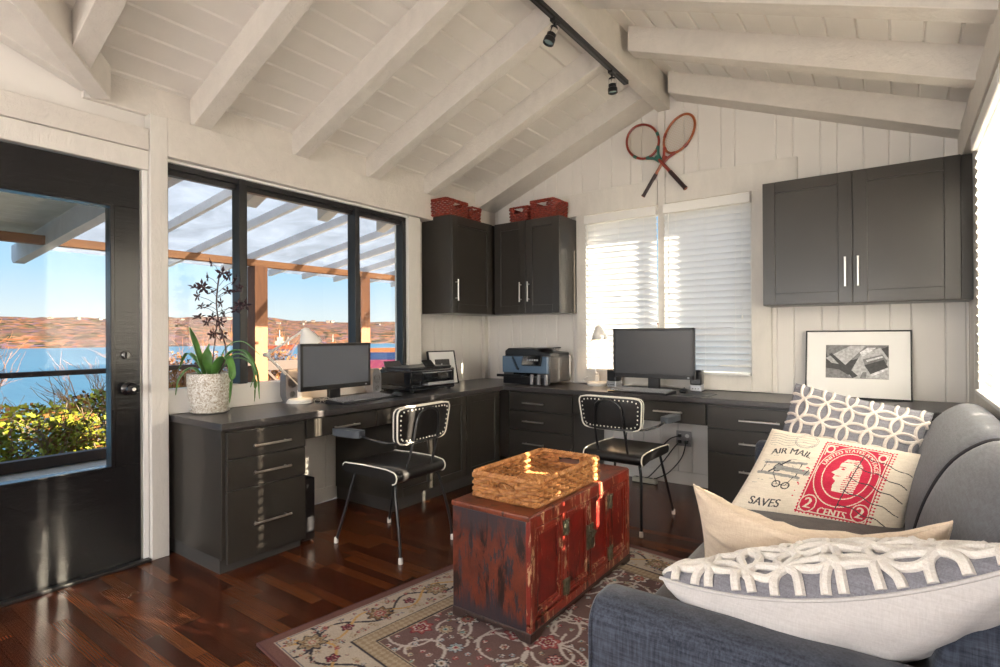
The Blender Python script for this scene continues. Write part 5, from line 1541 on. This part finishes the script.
for pts, wd in LV: build('leaf', strap_leaf(pts, wd), 'leaf_green', t, smooth=60)
st1 = smooth_path([rel(.04, 0, .01), rel(.08, .09, .01), rel(.085, .17, .01), rel(.055, .28, .01), rel(.035, .40, .01), rel(.04, .50, .01), rel(.055, .60, .01)], 6)
st2 = smooth_path([rel(.0, 0, .02), rel(.01, .12, .02), rel(.025, .25, .02), rel(.03, .33, .02)], 6)
build('stem', MB().tube(st1, .0042, 6), 'stem_dark', t); build('stem', MB().tube(st2, .003, 6), 'stem_dark', t)
def blossom(size):
    mb = MB()
    for k in range(5):
        a = 2*PI*k/5+.2; dd = Vector((math.cos(a), math.sin(a), .25)); s_ = Vector((-math.sin(a), math.cos(a), 0))
        vs = [Vector((0, 0, 0)), dd*size*.5+s_*size*.22, dd*size*1.0+Vector((0, 0, -.1*size)), dd*size*.5-s_*size*.22, dd*size*.5+Vector((0, 0, size*.12))]
        mb.add(vs, [(0, 1, 4), (1, 2, 4), (2, 3, 4), (3, 0, 4)])
    mb.sphere((0, 0, size*.15), size*.2, 6, 4); return mb
rg = random.Random(4); protos = []
def put_blossom(p, size, dirv):
    if not protos:
        b_ = build('blossom', blossom(1.0), 'petal_dark', t, world=False, smooth=0); protos.append(b_)
    else:
        b_ = protos[0].copy(); COL.objects.link(b_); b_.parent = t
    b_.location = Vector(p)-WLOC[t.name]; b_.scale = (size,)*3; b_.rotation_euler = Vector(dirv).to_track_quat('Z', 'Y').to_euler()
twig = MB()
SP = [(.05, .60, -.03, .03), (.055, .57, .02, .0), (.04, .53, -.05, .02), (.04, .5, -.09, -.01), (.04, .49, -.12, .0), (.04, .47, -.07, .03), (.04, .45, .06, .02), (.04, .45, .10, .01), (.04, .46, .13, .03), (.04, .48, .115, .05), (.045, .43, -.02, .03),
      (.035, .40, .04, .0), (.035, .38, -.04, .0), (.035, .36, -.07, .02), (.04, .34, .05, .0), (.04, .33, .10, .03), (.04, .35, .14, .04), (.04, .37, .15, .02), (.045, .30, -.03, .02), (.05, .28, -.05, .01), (.05, .26, .02, .03), (.06, .24, -.02, -.01), (.06, .22, .03, .0), (.035, .32, -.10, .0), (.04, .41, -.10, .03), (.05, .52, .05, .04), (.06, .20, -.04, .02)]
for sx_, sz_, dx_, dz_ in SP:
    a = rel(sx_, sz_, .01); b_ = rel(sx_+dx_, sz_+dz_+.02, rg.uniform(-.03, .04)); twig.tube([a, (a+b_)/2+Vector((0, 0, .008)), b_], .0014, 4)
    put_blossom(b_, rg.uniform(.032, .046), (rg.uniform(-1, 1), rg.uniform(-1, 0), rg.uniform(-.3, 1)))
build('flower_stalks', twig, 'stem_dark', t)

# computer tower under the left desk, outlet, cables, power strip
t = thing('computer_tower', 'black computer tower standing under the window desk', 'computer', (.33, -2.47, 0))
build('case', MB().box(.10, .54, -2.505, -2.425, .012, .37), 'black_metal', t, bevel=.006, smooth=0)
build('front_bezel', MB().box(.54, .556, -2.505, -2.425, .012, .37), 'black_plastic', t, bevel=.005, smooth=0)
mb = MB().box(.12, .15, -2.50, -2.43, 0, .013).box(.49, .52, -2.50, -2.43, 0, .013); build('feet', mb, 'black_plastic', t, smooth=0)
t = thing('wall_outlet', 'grey double wall outlet with black plugs under the back desk', 'outlet', (1.955, -.004, .365))
build('plate', MB().box(1.895, 2.015, -.009, -.001, .305, .425), 'outlet_plate', t, bevel=.003, smooth=0)
for x in (1.928, 1.982):
    for z in (.342, .388): build('socket', MB().lathe([(.016, -.0105), (.016, -.008), (0, -.008)], (x, 0, z), 12, axis='y'), 'trim_white', t)
t2 = []
for x, z, pth, mt, lb in ((1.928, .388, [(1.928, -.035, .388), (1.86, -.06, .36), (1.78, -.10, .27), (1.68, -.14, .20), (1.58, -.15, .22), (1.52, -.12, .34), (1.53, -.08, .48)], 'wire_black', 'black cable from the upper socket looping up under the desk'),
                      (1.928, .342, [(1.928, -.035, .342), (1.88, -.05, .28), (1.80, -.08, .16), (1.72, -.12, .06), (1.70, -.13, .045)], 'wire_black', 'black cable from the lower socket down to the power strip'),
                      (1.982, .342, [(1.982, -.035, .342), (1.95, -.05, .22), (1.86, -.08, .10), (1.78, -.12, .05), (1.755, -.13, .045)], 'wire_black', 'black cable hanging furthest right from the outlet')):
    mb = MB().tube(smooth_path(pth, 8), .0045, 6)
    c = build('power_cable', mb, mt); tag(c, lb, 'cable', 'cables under the back desk')
    build('plug', MB().box(x-.013, x+.013, -.04, -.010, z-.012, z+.012), 'black_plastic', c, bevel=.004, smooth=0)
t = thing('power_strip', 'beige power strip on the floor below the outlet', 'power strip', (1.68, -.13, 0))
build('housing', MB().box(1.58, 1.78, -.155, -.105, .003, .042), 'power_strip', t, bevel=.006, smooth=0)
for k in range(4): build('socket', MB().lathe([(.014, .042), (.014, .0435), (0, .0435)], (1.615+.038*k, -.13, 0), 10), 'black_plastic', t)
mb = MB()
for k in range(4): mb.tube(smooth_path([(1.46+.03*k, -.05, .50), (1.50+.04*k, -.09-.01*k, .44), (1.60+.03*k, -.08, .47+.02*k), (1.66-.02*k, -.05, .55)], 8), .005, 6)
tag(build('cable_bundle', mb, 'wire_white'), 'bundle of pale cables hanging under the back desk behind the chair', 'cable')

# ---------------------------------------------------------------- tennis rackets
plain('racket_orange', (.36, .085, .015), .3, coat=.4, var=.25, vscale=30); plain('racket_red', (.26, .028, .012), .3, coat=.4, var=.25, vscale=30); plain('racket_teal', (.025, .14, .11), .35)
plain('racket_grip', (.03, .012, .012), .5, bmp=.4, bscale=200); plain('racket_string', (.60, .52, .40), .5)
def racket(label, head, end, a, b_, y, ring, throat):
    h, e = Vector((head[0], 0, head[1])), Vector((end[0], 0, end[1])); d = (e-h).normalized(); s_ = Vector((-d.z, 0, d.x)); o = Vector((0, y, 0))
    t = thing('tennis_racket', label, 'tennis racket', (head[0], y, head[1]), group='crossed tennis rackets on the gable wall')
    P = lambda u, v, dy=0: h+s_*u+d*v+o+Vector((0, dy, 0))
    n = 44; pts = [(a*math.cos(2*PI*i/n), b_*math.sin(2*PI*i/n)) for i in range(n)]
    mb = MB()
    # flattened oval hoop
    vs = []; fs = []
    for u, v in pts:
        r = math.hypot(u, v); nu, nv = u/a/a, v/b_/b_; l = math.hypot(nu, nv); nu, nv = nu/l, nv/l
        for k in range(8):
            q = 2*PI*k/8; vs.append(P(u+nu*.0100*math.cos(q), v+nv*.0100*math.cos(q), .011*math.sin(q)))
    for i in range(n):
        for k in range(8): fs.append((i*8+k, i*8+(k+1) % 8, ((i+1) % n)*8+(k+1) % 8, ((i+1) % n)*8+k))
    hp = build('hoop', mb.add(vs, fs), ring, t)
    # coloured bindings at the shoulders of the hoop
    mb = MB()
    for sg in (-1, 1):
        for a0 in (.25, 1.05): 
            seg = [(a*math.cos(q), b_*math.sin(q)) for q in np.linspace(a0, a0+.22, 5)]
            mb.tube([P(sg*u, v) for u, v in seg], .0125, 8)
    build('binding', mb, throat, hp)
    mb = MB(); sp = .0165
    for i in range(-9, 10):
        u = i*sp
        if abs(u) < a*.96: v = b_*math.sqrt(1-(u/a)**2); mb.tube([P(u, -v, .0015), P(u, v, .0015)], .0011, 4)
    for i in range(-12, 13):
        v = i*sp
        if abs(v) < b_*.96: u = a*math.sqrt(1-(v/b_)**2); mb.tube([P(-u, v, -.0015), P(u, v, -.0015)], .0011, 4)
    build('strings', mb, 'racket_string', t)
    L_ = (e-h).length
    mb = MB()
    for sg in (-1, 1): mb.tube(smooth_path([P(sg*a*.50, b_*.88), P(sg*.022, b_+.035), P(sg*.010, b_+.085)], 5), .011, 8)
    mb.prism([(-.012, b_+.03), (.012, b_+.03), (.010, b_+.08), (-.010, b_+.08)], -.008, .008, lambda u, v, q: P(u, v, q))
    build('throat', mb, throat, t)
    build('shaft', MB().tube([P(0, b_+.07), P(0, L_-.19)], .0135, 8), ring, t)
    build('grip', MB().tube([P(0, L_-.20), P(0, L_-.012)], .0165, 8).tube([P(0, L_-.014), P(0, L_)], .0185, 8), 'racket_grip', t)
    build('butt_cap', MB().tube([P(0, L_-.001), P(0, L_+.003)], .016, 8), 'racket_orange', t)
racket('orange racket with teal throat, its round head to the left', (1.651, 2.778), (2.0, 2.337), .128, .150, -.062, 'racket_red', 'racket_teal')
racket('red racket with oval head tilted up to the right', (1.940, 2.79), (1.640, 2.335), .106, .158, -.028, 'racket_orange', 'racket_red')

# ---------------------------------------------------------------- track light on the ridge beam
t = thing('track_light', 'black ceiling track with spot heads along the ridge beam', 'track light', (1.78, -1.9, 3.014))
build('track', MB().box(1.756, 1.792, -3.2, -.68, 2.986, 3.014), 'black_metal', t, bevel=.002, smooth=0)
build('track_slot', MB().box(1.768, 1.780, -3.19, -.69, 2.984, 2.987), 'dark_grey_plastic', t, smooth=0)
for y, aim in ((-1.69, (-.25, -.30, -1)), (-.925, (.05, .0, -1)), (-2.5, (.3, -.2, -1))):
    hd = build('spot_head', MB().box(1.758, 1.790, y-.03, y+.03, 2.969, 2.987), 'black_metal', t, smooth=0)
    a = Vector(aim).normalized(); p = Vector((1.774, y, 2.955)); u = a.orthogonal().normalized(); v = a.cross(u)
    def ring_(prof):
        n = 18; vs = []; fs = []
        for r, z in prof:
            for j in range(n): vs.append(p+a*z+(u*math.cos(2*PI*j/n)+v*math.sin(2*PI*j/n))*r)
        for i in range(len(prof)-1):
            for j in range(n): fs.append((i*n+j, i*n+(j+1) % n, (i+1)*n+(j+1) % n, (i+1)*n+j))
        return MB().add(vs, fs)
    mb = ring_([(.001, .012), (.022, .014), (.026, .03), (.027, .08), (.032, .085), (.033, .115), (.029, .115), (.027, .095), (.001, .094)])
    mb.cyl((1.774, y, 2.975), p+a*.02, .007, n=8)
    build('can', mb, 'black_plastic', hd)
    build('cooling_ring', ring_([(.0275, .030), (.0285, .034), (.0285, .055), (.0275, .059)]), 'chrome', hd)
    build('lens', ring_([(.027, .104), (.015, .107), (.0005, .108)]), 'lens_glass', hd)

# ---------------------------------------------------------------- outside: porch, railing, shore, lake
t = thing('pergola', 'white raftered porch roof of clear sheets on cedar posts outside the window', 'pergola', (-2, -.4, -.12))
def pz_(x): return 2.205+.131*(x+3.5)
def prafter(y):
    return MB().prism([(-4.30, pz_(-4.30)), (-.12, pz_(-.12)), (-.12, pz_(-.12)+.085), (-4.30, pz_(-4.30)+.085)], y-.022, y+.022, lambda a, b_, d: (a, d, b_))
for y in (-1.80, -1.17, -.47, .25, .82, 1.42, 2.05, 2.7, 3.4): build('rafter', prafter(y), 'outdoor_white', t, smooth=0)
build('roof_sheet', MB().prism([(-4.38, pz_(-4.38)+.088), (-.12, pz_(-.12)+.088), (-.12, pz_(-.12)+.092), (-4.38, pz_(-4.38)+.092)], -2.55, 3.6, lambda a, b_, d: (a, d, b_)), 'polycarbonate', t, smooth=0)
build('beam', MB().box(-3.55, -3.45, -6.6, 3.6, 2.115, 2.202), 'cedar_beam', t, bevel=.004, smooth=0)
def bz_(x): return 2.105+.078*(x+3.5)
build('rafter', MB().prism([(-4.62, bz_(-4.62)+.05), (-4.56, bz_(-4.56)), (-.12, bz_(-.12)), (-.12, bz_(-.12)+.2), (-4.62, bz_(-4.62)+.2)], -2.65, -2.55, lambda a, b_, d: (a, d, b_)), 'outdoor_white', t, smooth=0)
for y in (-.41, 1.33): build('post', MB().box(-3.59, -3.41, y-.09, y+.09, -.12, 2.115), 'cedar', t, bevel=.004, smooth=0)
mb = MB(); x = -4.4
while x < -.25:
    mb.prism([(x, bz_(x)+.20), (x+.145, bz_(x+.145)+.20), (x+.145, bz_(x+.145)+.22), (x, bz_(x)+.22)], -6.6, -2.65, lambda a, b_, d: (a, d, b_)); x += .15
build('plank_soffit', mb, 'soffit_paint', t, smooth=0)
struct(build('exterior_eave_slab', MB().prism([(-.62, ztop(-.62)), (-.1, ztop(-.1)), (-.1, ztop(-.1)+.03), (-.62, ztop(-.62)+.03)], -3.0, .3, lambda a, b_, d: (a, d, b_)), 'outdoor_white', smooth=0))
t = thing('deck_railing', 'dark wooden deck railing outside the door and window', 'railing', (-3.5, -1, -.12))
build('top_rail', MB().box(-3.58, -3.44, -6.5, -.52, .815, .865), 'rail_dark', t, bevel=.006, smooth=0)
build('top_rail', MB().box(-3.57, -3.45, -.3, 1.22, .74, .87), 'rail_dark', t, bevel=.006, smooth=0)
build('bottom_rail', MB().box(-3.56, -3.46, -6.5, 3.5, -.09, .02), 'rail_dark', t, bevel=.006, smooth=0)
for y0, y1 in ((-.3, .46), (.46, 1.22)):
    mb = MB().tube([(-3.5, y0, .74), (-3.5, y1, .0)], .03, 6).tube([(-3.5, y0, .0), (-3.5, y1, .74)], .03, 6); build('cross_brace', mb, 'rail_dark', t)
struct(build('deck_floor', MB().box(-3.6, -.1, -6.6, 3.6, -.16, -.10), 'deck_wood', smooth=0), 'dark weathered deck boards', 'deck')
# sloping shore
mb = MB(); nx_, ny_ = 40, 60; vs = []; fs = []
for j in range(ny_+1):
    for i in range(nx_+1):
        f = i/nx_; x = -3.55-f*56; y = -45+130*j/ny_
        z = -.9-.18*(f*56)-.004*(f*56)**2+.5*noise.noise(Vector((x*.2, y*.2, 0)))*min(1, f*8)
        vs.append((x, y, z))
for j in range(ny_):
    for i in range(nx_): a = j*(nx_+1)+i; fs.append((a, a+1, a+nx_+2, a+nx_+1))
struct(build('ground_slope', MB().add(vs, fs), 'earth', smooth=60), 'sloping overgrown bank below the deck', 'ground')
struct(build('ground_yard', MB().box(-3.5, 40, -40, 60, -.5, -.3), 'earth', smooth=0), 'ground around the house', 'ground')
LZ = -22.0
struct(build('lake', MB().box(-4000, -40, -3000, 5200, LZ-1, LZ), 'lake_water', smooth=0), 'blue lake beyond the bank', 'water')
# far shore hills
mb = MB(); nu, nv = 260, 22; vs = []; fs = []
# shore line runs square to the camera's left-forward view
D1 = Vector((-.93, .36, 0)).normalized(); S1 = Vector((.36, .93, 0)).normalized()
for i in range(nu+1):
    s_ = -2600+5200*i/nu
    for j in range(nv+1):
        f = j/nv; d = 1500+600*f+25*noise.noise(Vector((s_*.004, 0, 3)))
        ht = LZ-2+(80+16*noise.noise(Vector((s_*.0022, 1, 0)))+7*noise.noise(Vector((s_*.012, f*2, 0)))+9*max(0, noise.noise(Vector((s_*.004+7, 2, 0)))))*min(1, (f*1.35))**.75+3.2*noise.noise(Vector((s_*.05, f*9, 5)))*min(1, f*4)
        p = D1*d+S1*s_; vs.append((p.x, p.y, ht))
for i in range(nu):
    for j in range(nv): a = i*(nv+1)+j; fs.append((a, a+1, a+nv+2, a+nv+1))
struct(build('hills', MB().add(vs, fs), 'hillside', smooth=60), 'autumn coloured hills across the lake', 'hills')
# small houses on the far ridge
rg = random.Random(11); HP = None
def house_mesh(w_, d_, h_):
    return MB().box(-w_/2, w_/2, -d_/2, d_/2, -4, h_), MB().prism([(-w_/2-.6, h_), (w_/2+.6, h_), (0, h_+w_*.32)], -d_/2-.6, d_/2+.6, lambda a, b_, d: (a, d, b_))
dg = None
def hill_z(s_, f):
    return LZ-2+(80+16*noise.noise(Vector((s_*.0022, 1, 0)))+7*noise.noise(Vector((s_*.012, f*2, 0)))+9*max(0, noise.noise(Vector((s_*.004+7, 2, 0)))))*min(1, (f*1.35))**.75
for i in range(34):
    s_ = rg.uniform(-850, 1500); f = rg.choice([.66, .7, .62, .72, .58, .50]); p = D1*(1500+600*f)+S1*s_; z = hill_z(s_, f)
    if HP is None:
        t = thing('house', 'tiny pale house standing on the far hillside', 'house', (p.x, p.y, z), rg.uniform(0, 3), 'houses on the far ridge')
        a, b_ = house_mesh(9, 12, 3.5); bl('wall', a, 'house_white', t, smooth=0); bl('roof', b_, 'house_roof', t, smooth=0); HP = t
    else: dup(HP, (p.x, p.y, z), rg.uniform(0, 3))
# ships
def at_px(d, dist): v_ = Vector((d[0], d[1], 0)); return Vector((CAM.x+v_.x*dist, CAM.y+v_.y*dist, LZ))
p = at_px((-.913, .572), 900); ra = math.atan2(.587, .81)
t = thing('cargo_ship', 'red hulled ship with white deckhouse moored beyond the cedar post', 'ship', p, ra)
mb = MB().prism([(-24, 0), (20, 0), (26, 9), (12, 8), (-20, 8), (-25, 10)], -5, 5, lambda a, b_, d: (a, d, b_)); bl('hull', mb, 'ship_red', t, smooth=0)
bl('hull_band', MB().box(-24.2, 20, -5.1, 5.1, -.2, 2.2), 'ship_blue', t, smooth=0)
bl('deckhouse', MB().box(-4, 9, -4, 4, 8, 15).box(-1, 7, -3.5, 3.5, 15, 21), 'ship_white', t, smooth=0)
bl('mast', MB().cyl((2, 0, 21), (2, 0, 33), .9, .5).cyl((16, 0, 9), (16, 0, 22), .8, .4), 'ship_white', t); bl('funnel', MB().box(-3.5, -.5, -1.5, 1.5, 15, 24), 'ship_orange', t, smooth=0)
p = at_px((-.835, .632), 1150)
t = thing('work_barge', 'low orange barge with a thin mast on the lake above the monitor', 'ship', p, ra)
bl('hull', MB().prism([(-22, 0), (18, 0), (24, 6), (-22, 5)], -5, 5, lambda a, b_, d: (a, d, b_)), 'ship_orange', t, smooth=0)
bl('deckhouse', MB().box(-3, 6, -3, 3, 5, 10), 'ship_orange', t, smooth=0); bl('mast', MB().cyl((0, 0, 5), (0, 0, 26), 1.0, .5), 'ship_white', t)
p = at_px((-.7345, .703), 352)
t = thing('moored_barge', 'long striped blue and magenta barge moored near the shore', 'ship', p, ra)
L_ = 34
bl('hull', MB().prism([(-L_, 0), (L_, 0), (L_+3, 8), (-L_, 8)], -6, 6, lambda a, b_, d: (a, d, b_)), 'ship_magenta', t, smooth=0)
bl('upper_hull', MB().prism([(-L_, 8), (L_+3, 8), (L_+4, 12.5), (-L_, 12.5)], -6.1, 6.1, lambda a, b_, d: (a, d, b_)), 'ship_blue', t, smooth=0)
bl('deck_cargo', MB().prism([(-L_+2, 12.5), (L_-3, 12.5), (L_-8, 15.5), (-L_+6, 15)], -5, 5, lambda a, b_, d: (a, d, b_)), 'ship_orange', t, smooth=0)
bl('fender', MB().box(-L_-.5, L_+1, -6.6, 6.6, .0, 2.6), 'ship_tan', t, smooth=0)
p = at_px((-.72, .71), 1200)
t = thing('ferry', 'small white vessel far out by the opposite shore', 'ship', p, ra)
bl('hull', MB().prism([(-16, 0), (14, 0), (18, 5), (-16, 5)], -4, 4, lambda a, b_, d: (a, d, b_)), 'ship_white', t, smooth=0); bl('deckhouse', MB().box(-9, 6, -3, 3, 5, 11), 'ship_white', t, smooth=0)

# shrubs on the bank
def leaf_cloud(mb, c, rad, n, size, rg, mi=1):
    for i in range(n):
        while True:
            q = Vector((rg.uniform(-1, 1), rg.uniform(-1, 1), rg.uniform(-1, 1)))
            if .35 < q.length < 1: break
        p = Vector(c)+Vector((q.x*rad[0], q.y*rad[1], q.z*rad[2]))
        a = Vector((rg.uniform(-1, 1), rg.uniform(-1, 1), rg.uniform(-.6, .8))).normalized(); b_ = a.orthogonal().normalized(); k = size*rg.uniform(.6, 1.3)
        mb.add([p, p+a*k*.5+b_*k*.3, p+a*k, p+a*k*.5-b_*k*.3], [(0, 1, 2, 3)], rg.choice((0, 0, 1, 0)))
def branches(mb, p, d, ln, r, depth, rg, spread=.6, gn=.0):
    q = p+d*ln; m_ = (p+q)/2+Vector((rg.uniform(-1, 1), rg.uniform(-1, 1), rg.uniform(-1, 1)))*ln*.08
    mb.tube([p, m_, q], [r, r*.8, r*.6], 4, cap=False)
    if depth == 0: return
    for i in range(rg.choice((2, 3, 3))):
        nd = (d+Vector((rg.uniform(-1, 1), rg.uniform(-1, 1), rg.uniform(-.5, .9)))*spread).normalized()
        branches(mb, p+(q-p)*rg.uniform(.35, 1), nd, ln*rg.uniform(.55, .85), r*.6, depth-1, rg, spread)
def hedge(label, c, rad, n, seed, mats):
    rg = random.Random(seed); base = Vector((c[0], c[1], c[2]-rad[2]-.6))
    t = thing('shrub', label, 'shrub', base, group=None)
    mb = MB()
    for i in range(7): branches(mb, base+Vector((rg.uniform(-.5, .5)*rad[0], rg.uniform(-.7, .7)*rad[1], 0)), Vector((rg.uniform(-.4, .4), rg.uniform(-.5, .5), 1)).normalized(), rad[2]*1.1+.35, .022, 3, rg, .8)
    build('branches', mb, 'twig_pale', t, smooth=0)
    mb = MB(); leaf_cloud(mb, c, rad, n, .085, rg); build('foliage', mb, mats, t, smooth=0)
hedge('leafy green shrub seen through the door at its left pane edge', (-6.7, -3.1, -.28), (.8, .85, .55), 2600, 1, ['leaf_lime', 'leaf_rust'])
hedge('leafy green shrub seen through the middle of the door glass', (-6.4, -2.1, -.24), (.8, .8, .52), 2600, 2, ['leaf_lime', 'leaf_rust'])
hedge('leafy green shrub seen through the door nearest the knob', (-6.7, -1.15, -.18), (.8, .75, .55), 2600, 3, ['leaf_lime', 'leaf_rust'])
hedge('rust and green shrub behind the orchid outside the window', (-6.9, -.2, -.1), (.8, .8, .5), 2000, 4, ['leaf_rust', 'leaf_lime'])
hedge('low green shrub below the braced railing', (-7.0, 2.0, -.25), (.9, 1.4, .5), 2600, 5, ['leaf_lime', 'leaf_lime'])
def twiggy(label, base, h, seed, n=9, depth=4):
    rg = random.Random(seed); t = thing('bare_shrub', label, 'shrub', base)
    mb = MB()
    for i in range(n): branches(mb, Vector(base)+Vector((rg.uniform(-.4, .4), rg.uniform(-.4, .4), 0)), Vector((rg.uniform(-.5, .5), rg.uniform(-.6, .6), 1)).normalized(), h*.50, .020, depth, rg, .6)
    build('branches', mb, 'twig_orange', t, smooth=0)
    mb = MB(); leaf_cloud(mb, (base[0], base[1], base[2]+h*.64), (.75, .85, h*.40), 4500, .065, rg); build('buds', mb, ['twig_orange', 'leaf_rust'], t, smooth=0)
twiggy('tall bare orange shrub through the left of the door glass', (-7.6, -3.2, -1.8), 3.0, 21, 7)
twiggy('bare orange shrub seen behind the orchid pot', (-7.8, .1, -1.7), 2.6, 22, 10)
twiggy('bare orange shrub between the orchid and the cedar post', (-7.6, 1.2, -1.7), 2.5, 23, 10)
twiggy('bare orange shrub right of the thick cedar post', (-7.8, 2.5, -1.8), 2.6, 24, 11)
twiggy('bare orange shrub hidden partly by the architect lamp', (-7.6, 3.5, -1.8), 2.5, 25, 10)

# every part and detail of the architecture keeps its structure tag
for o in COL.objects:
    if o.parent is None and 'kind' not in o and 'category' not in o and o.type == 'MESH': print('untagged', o.name)
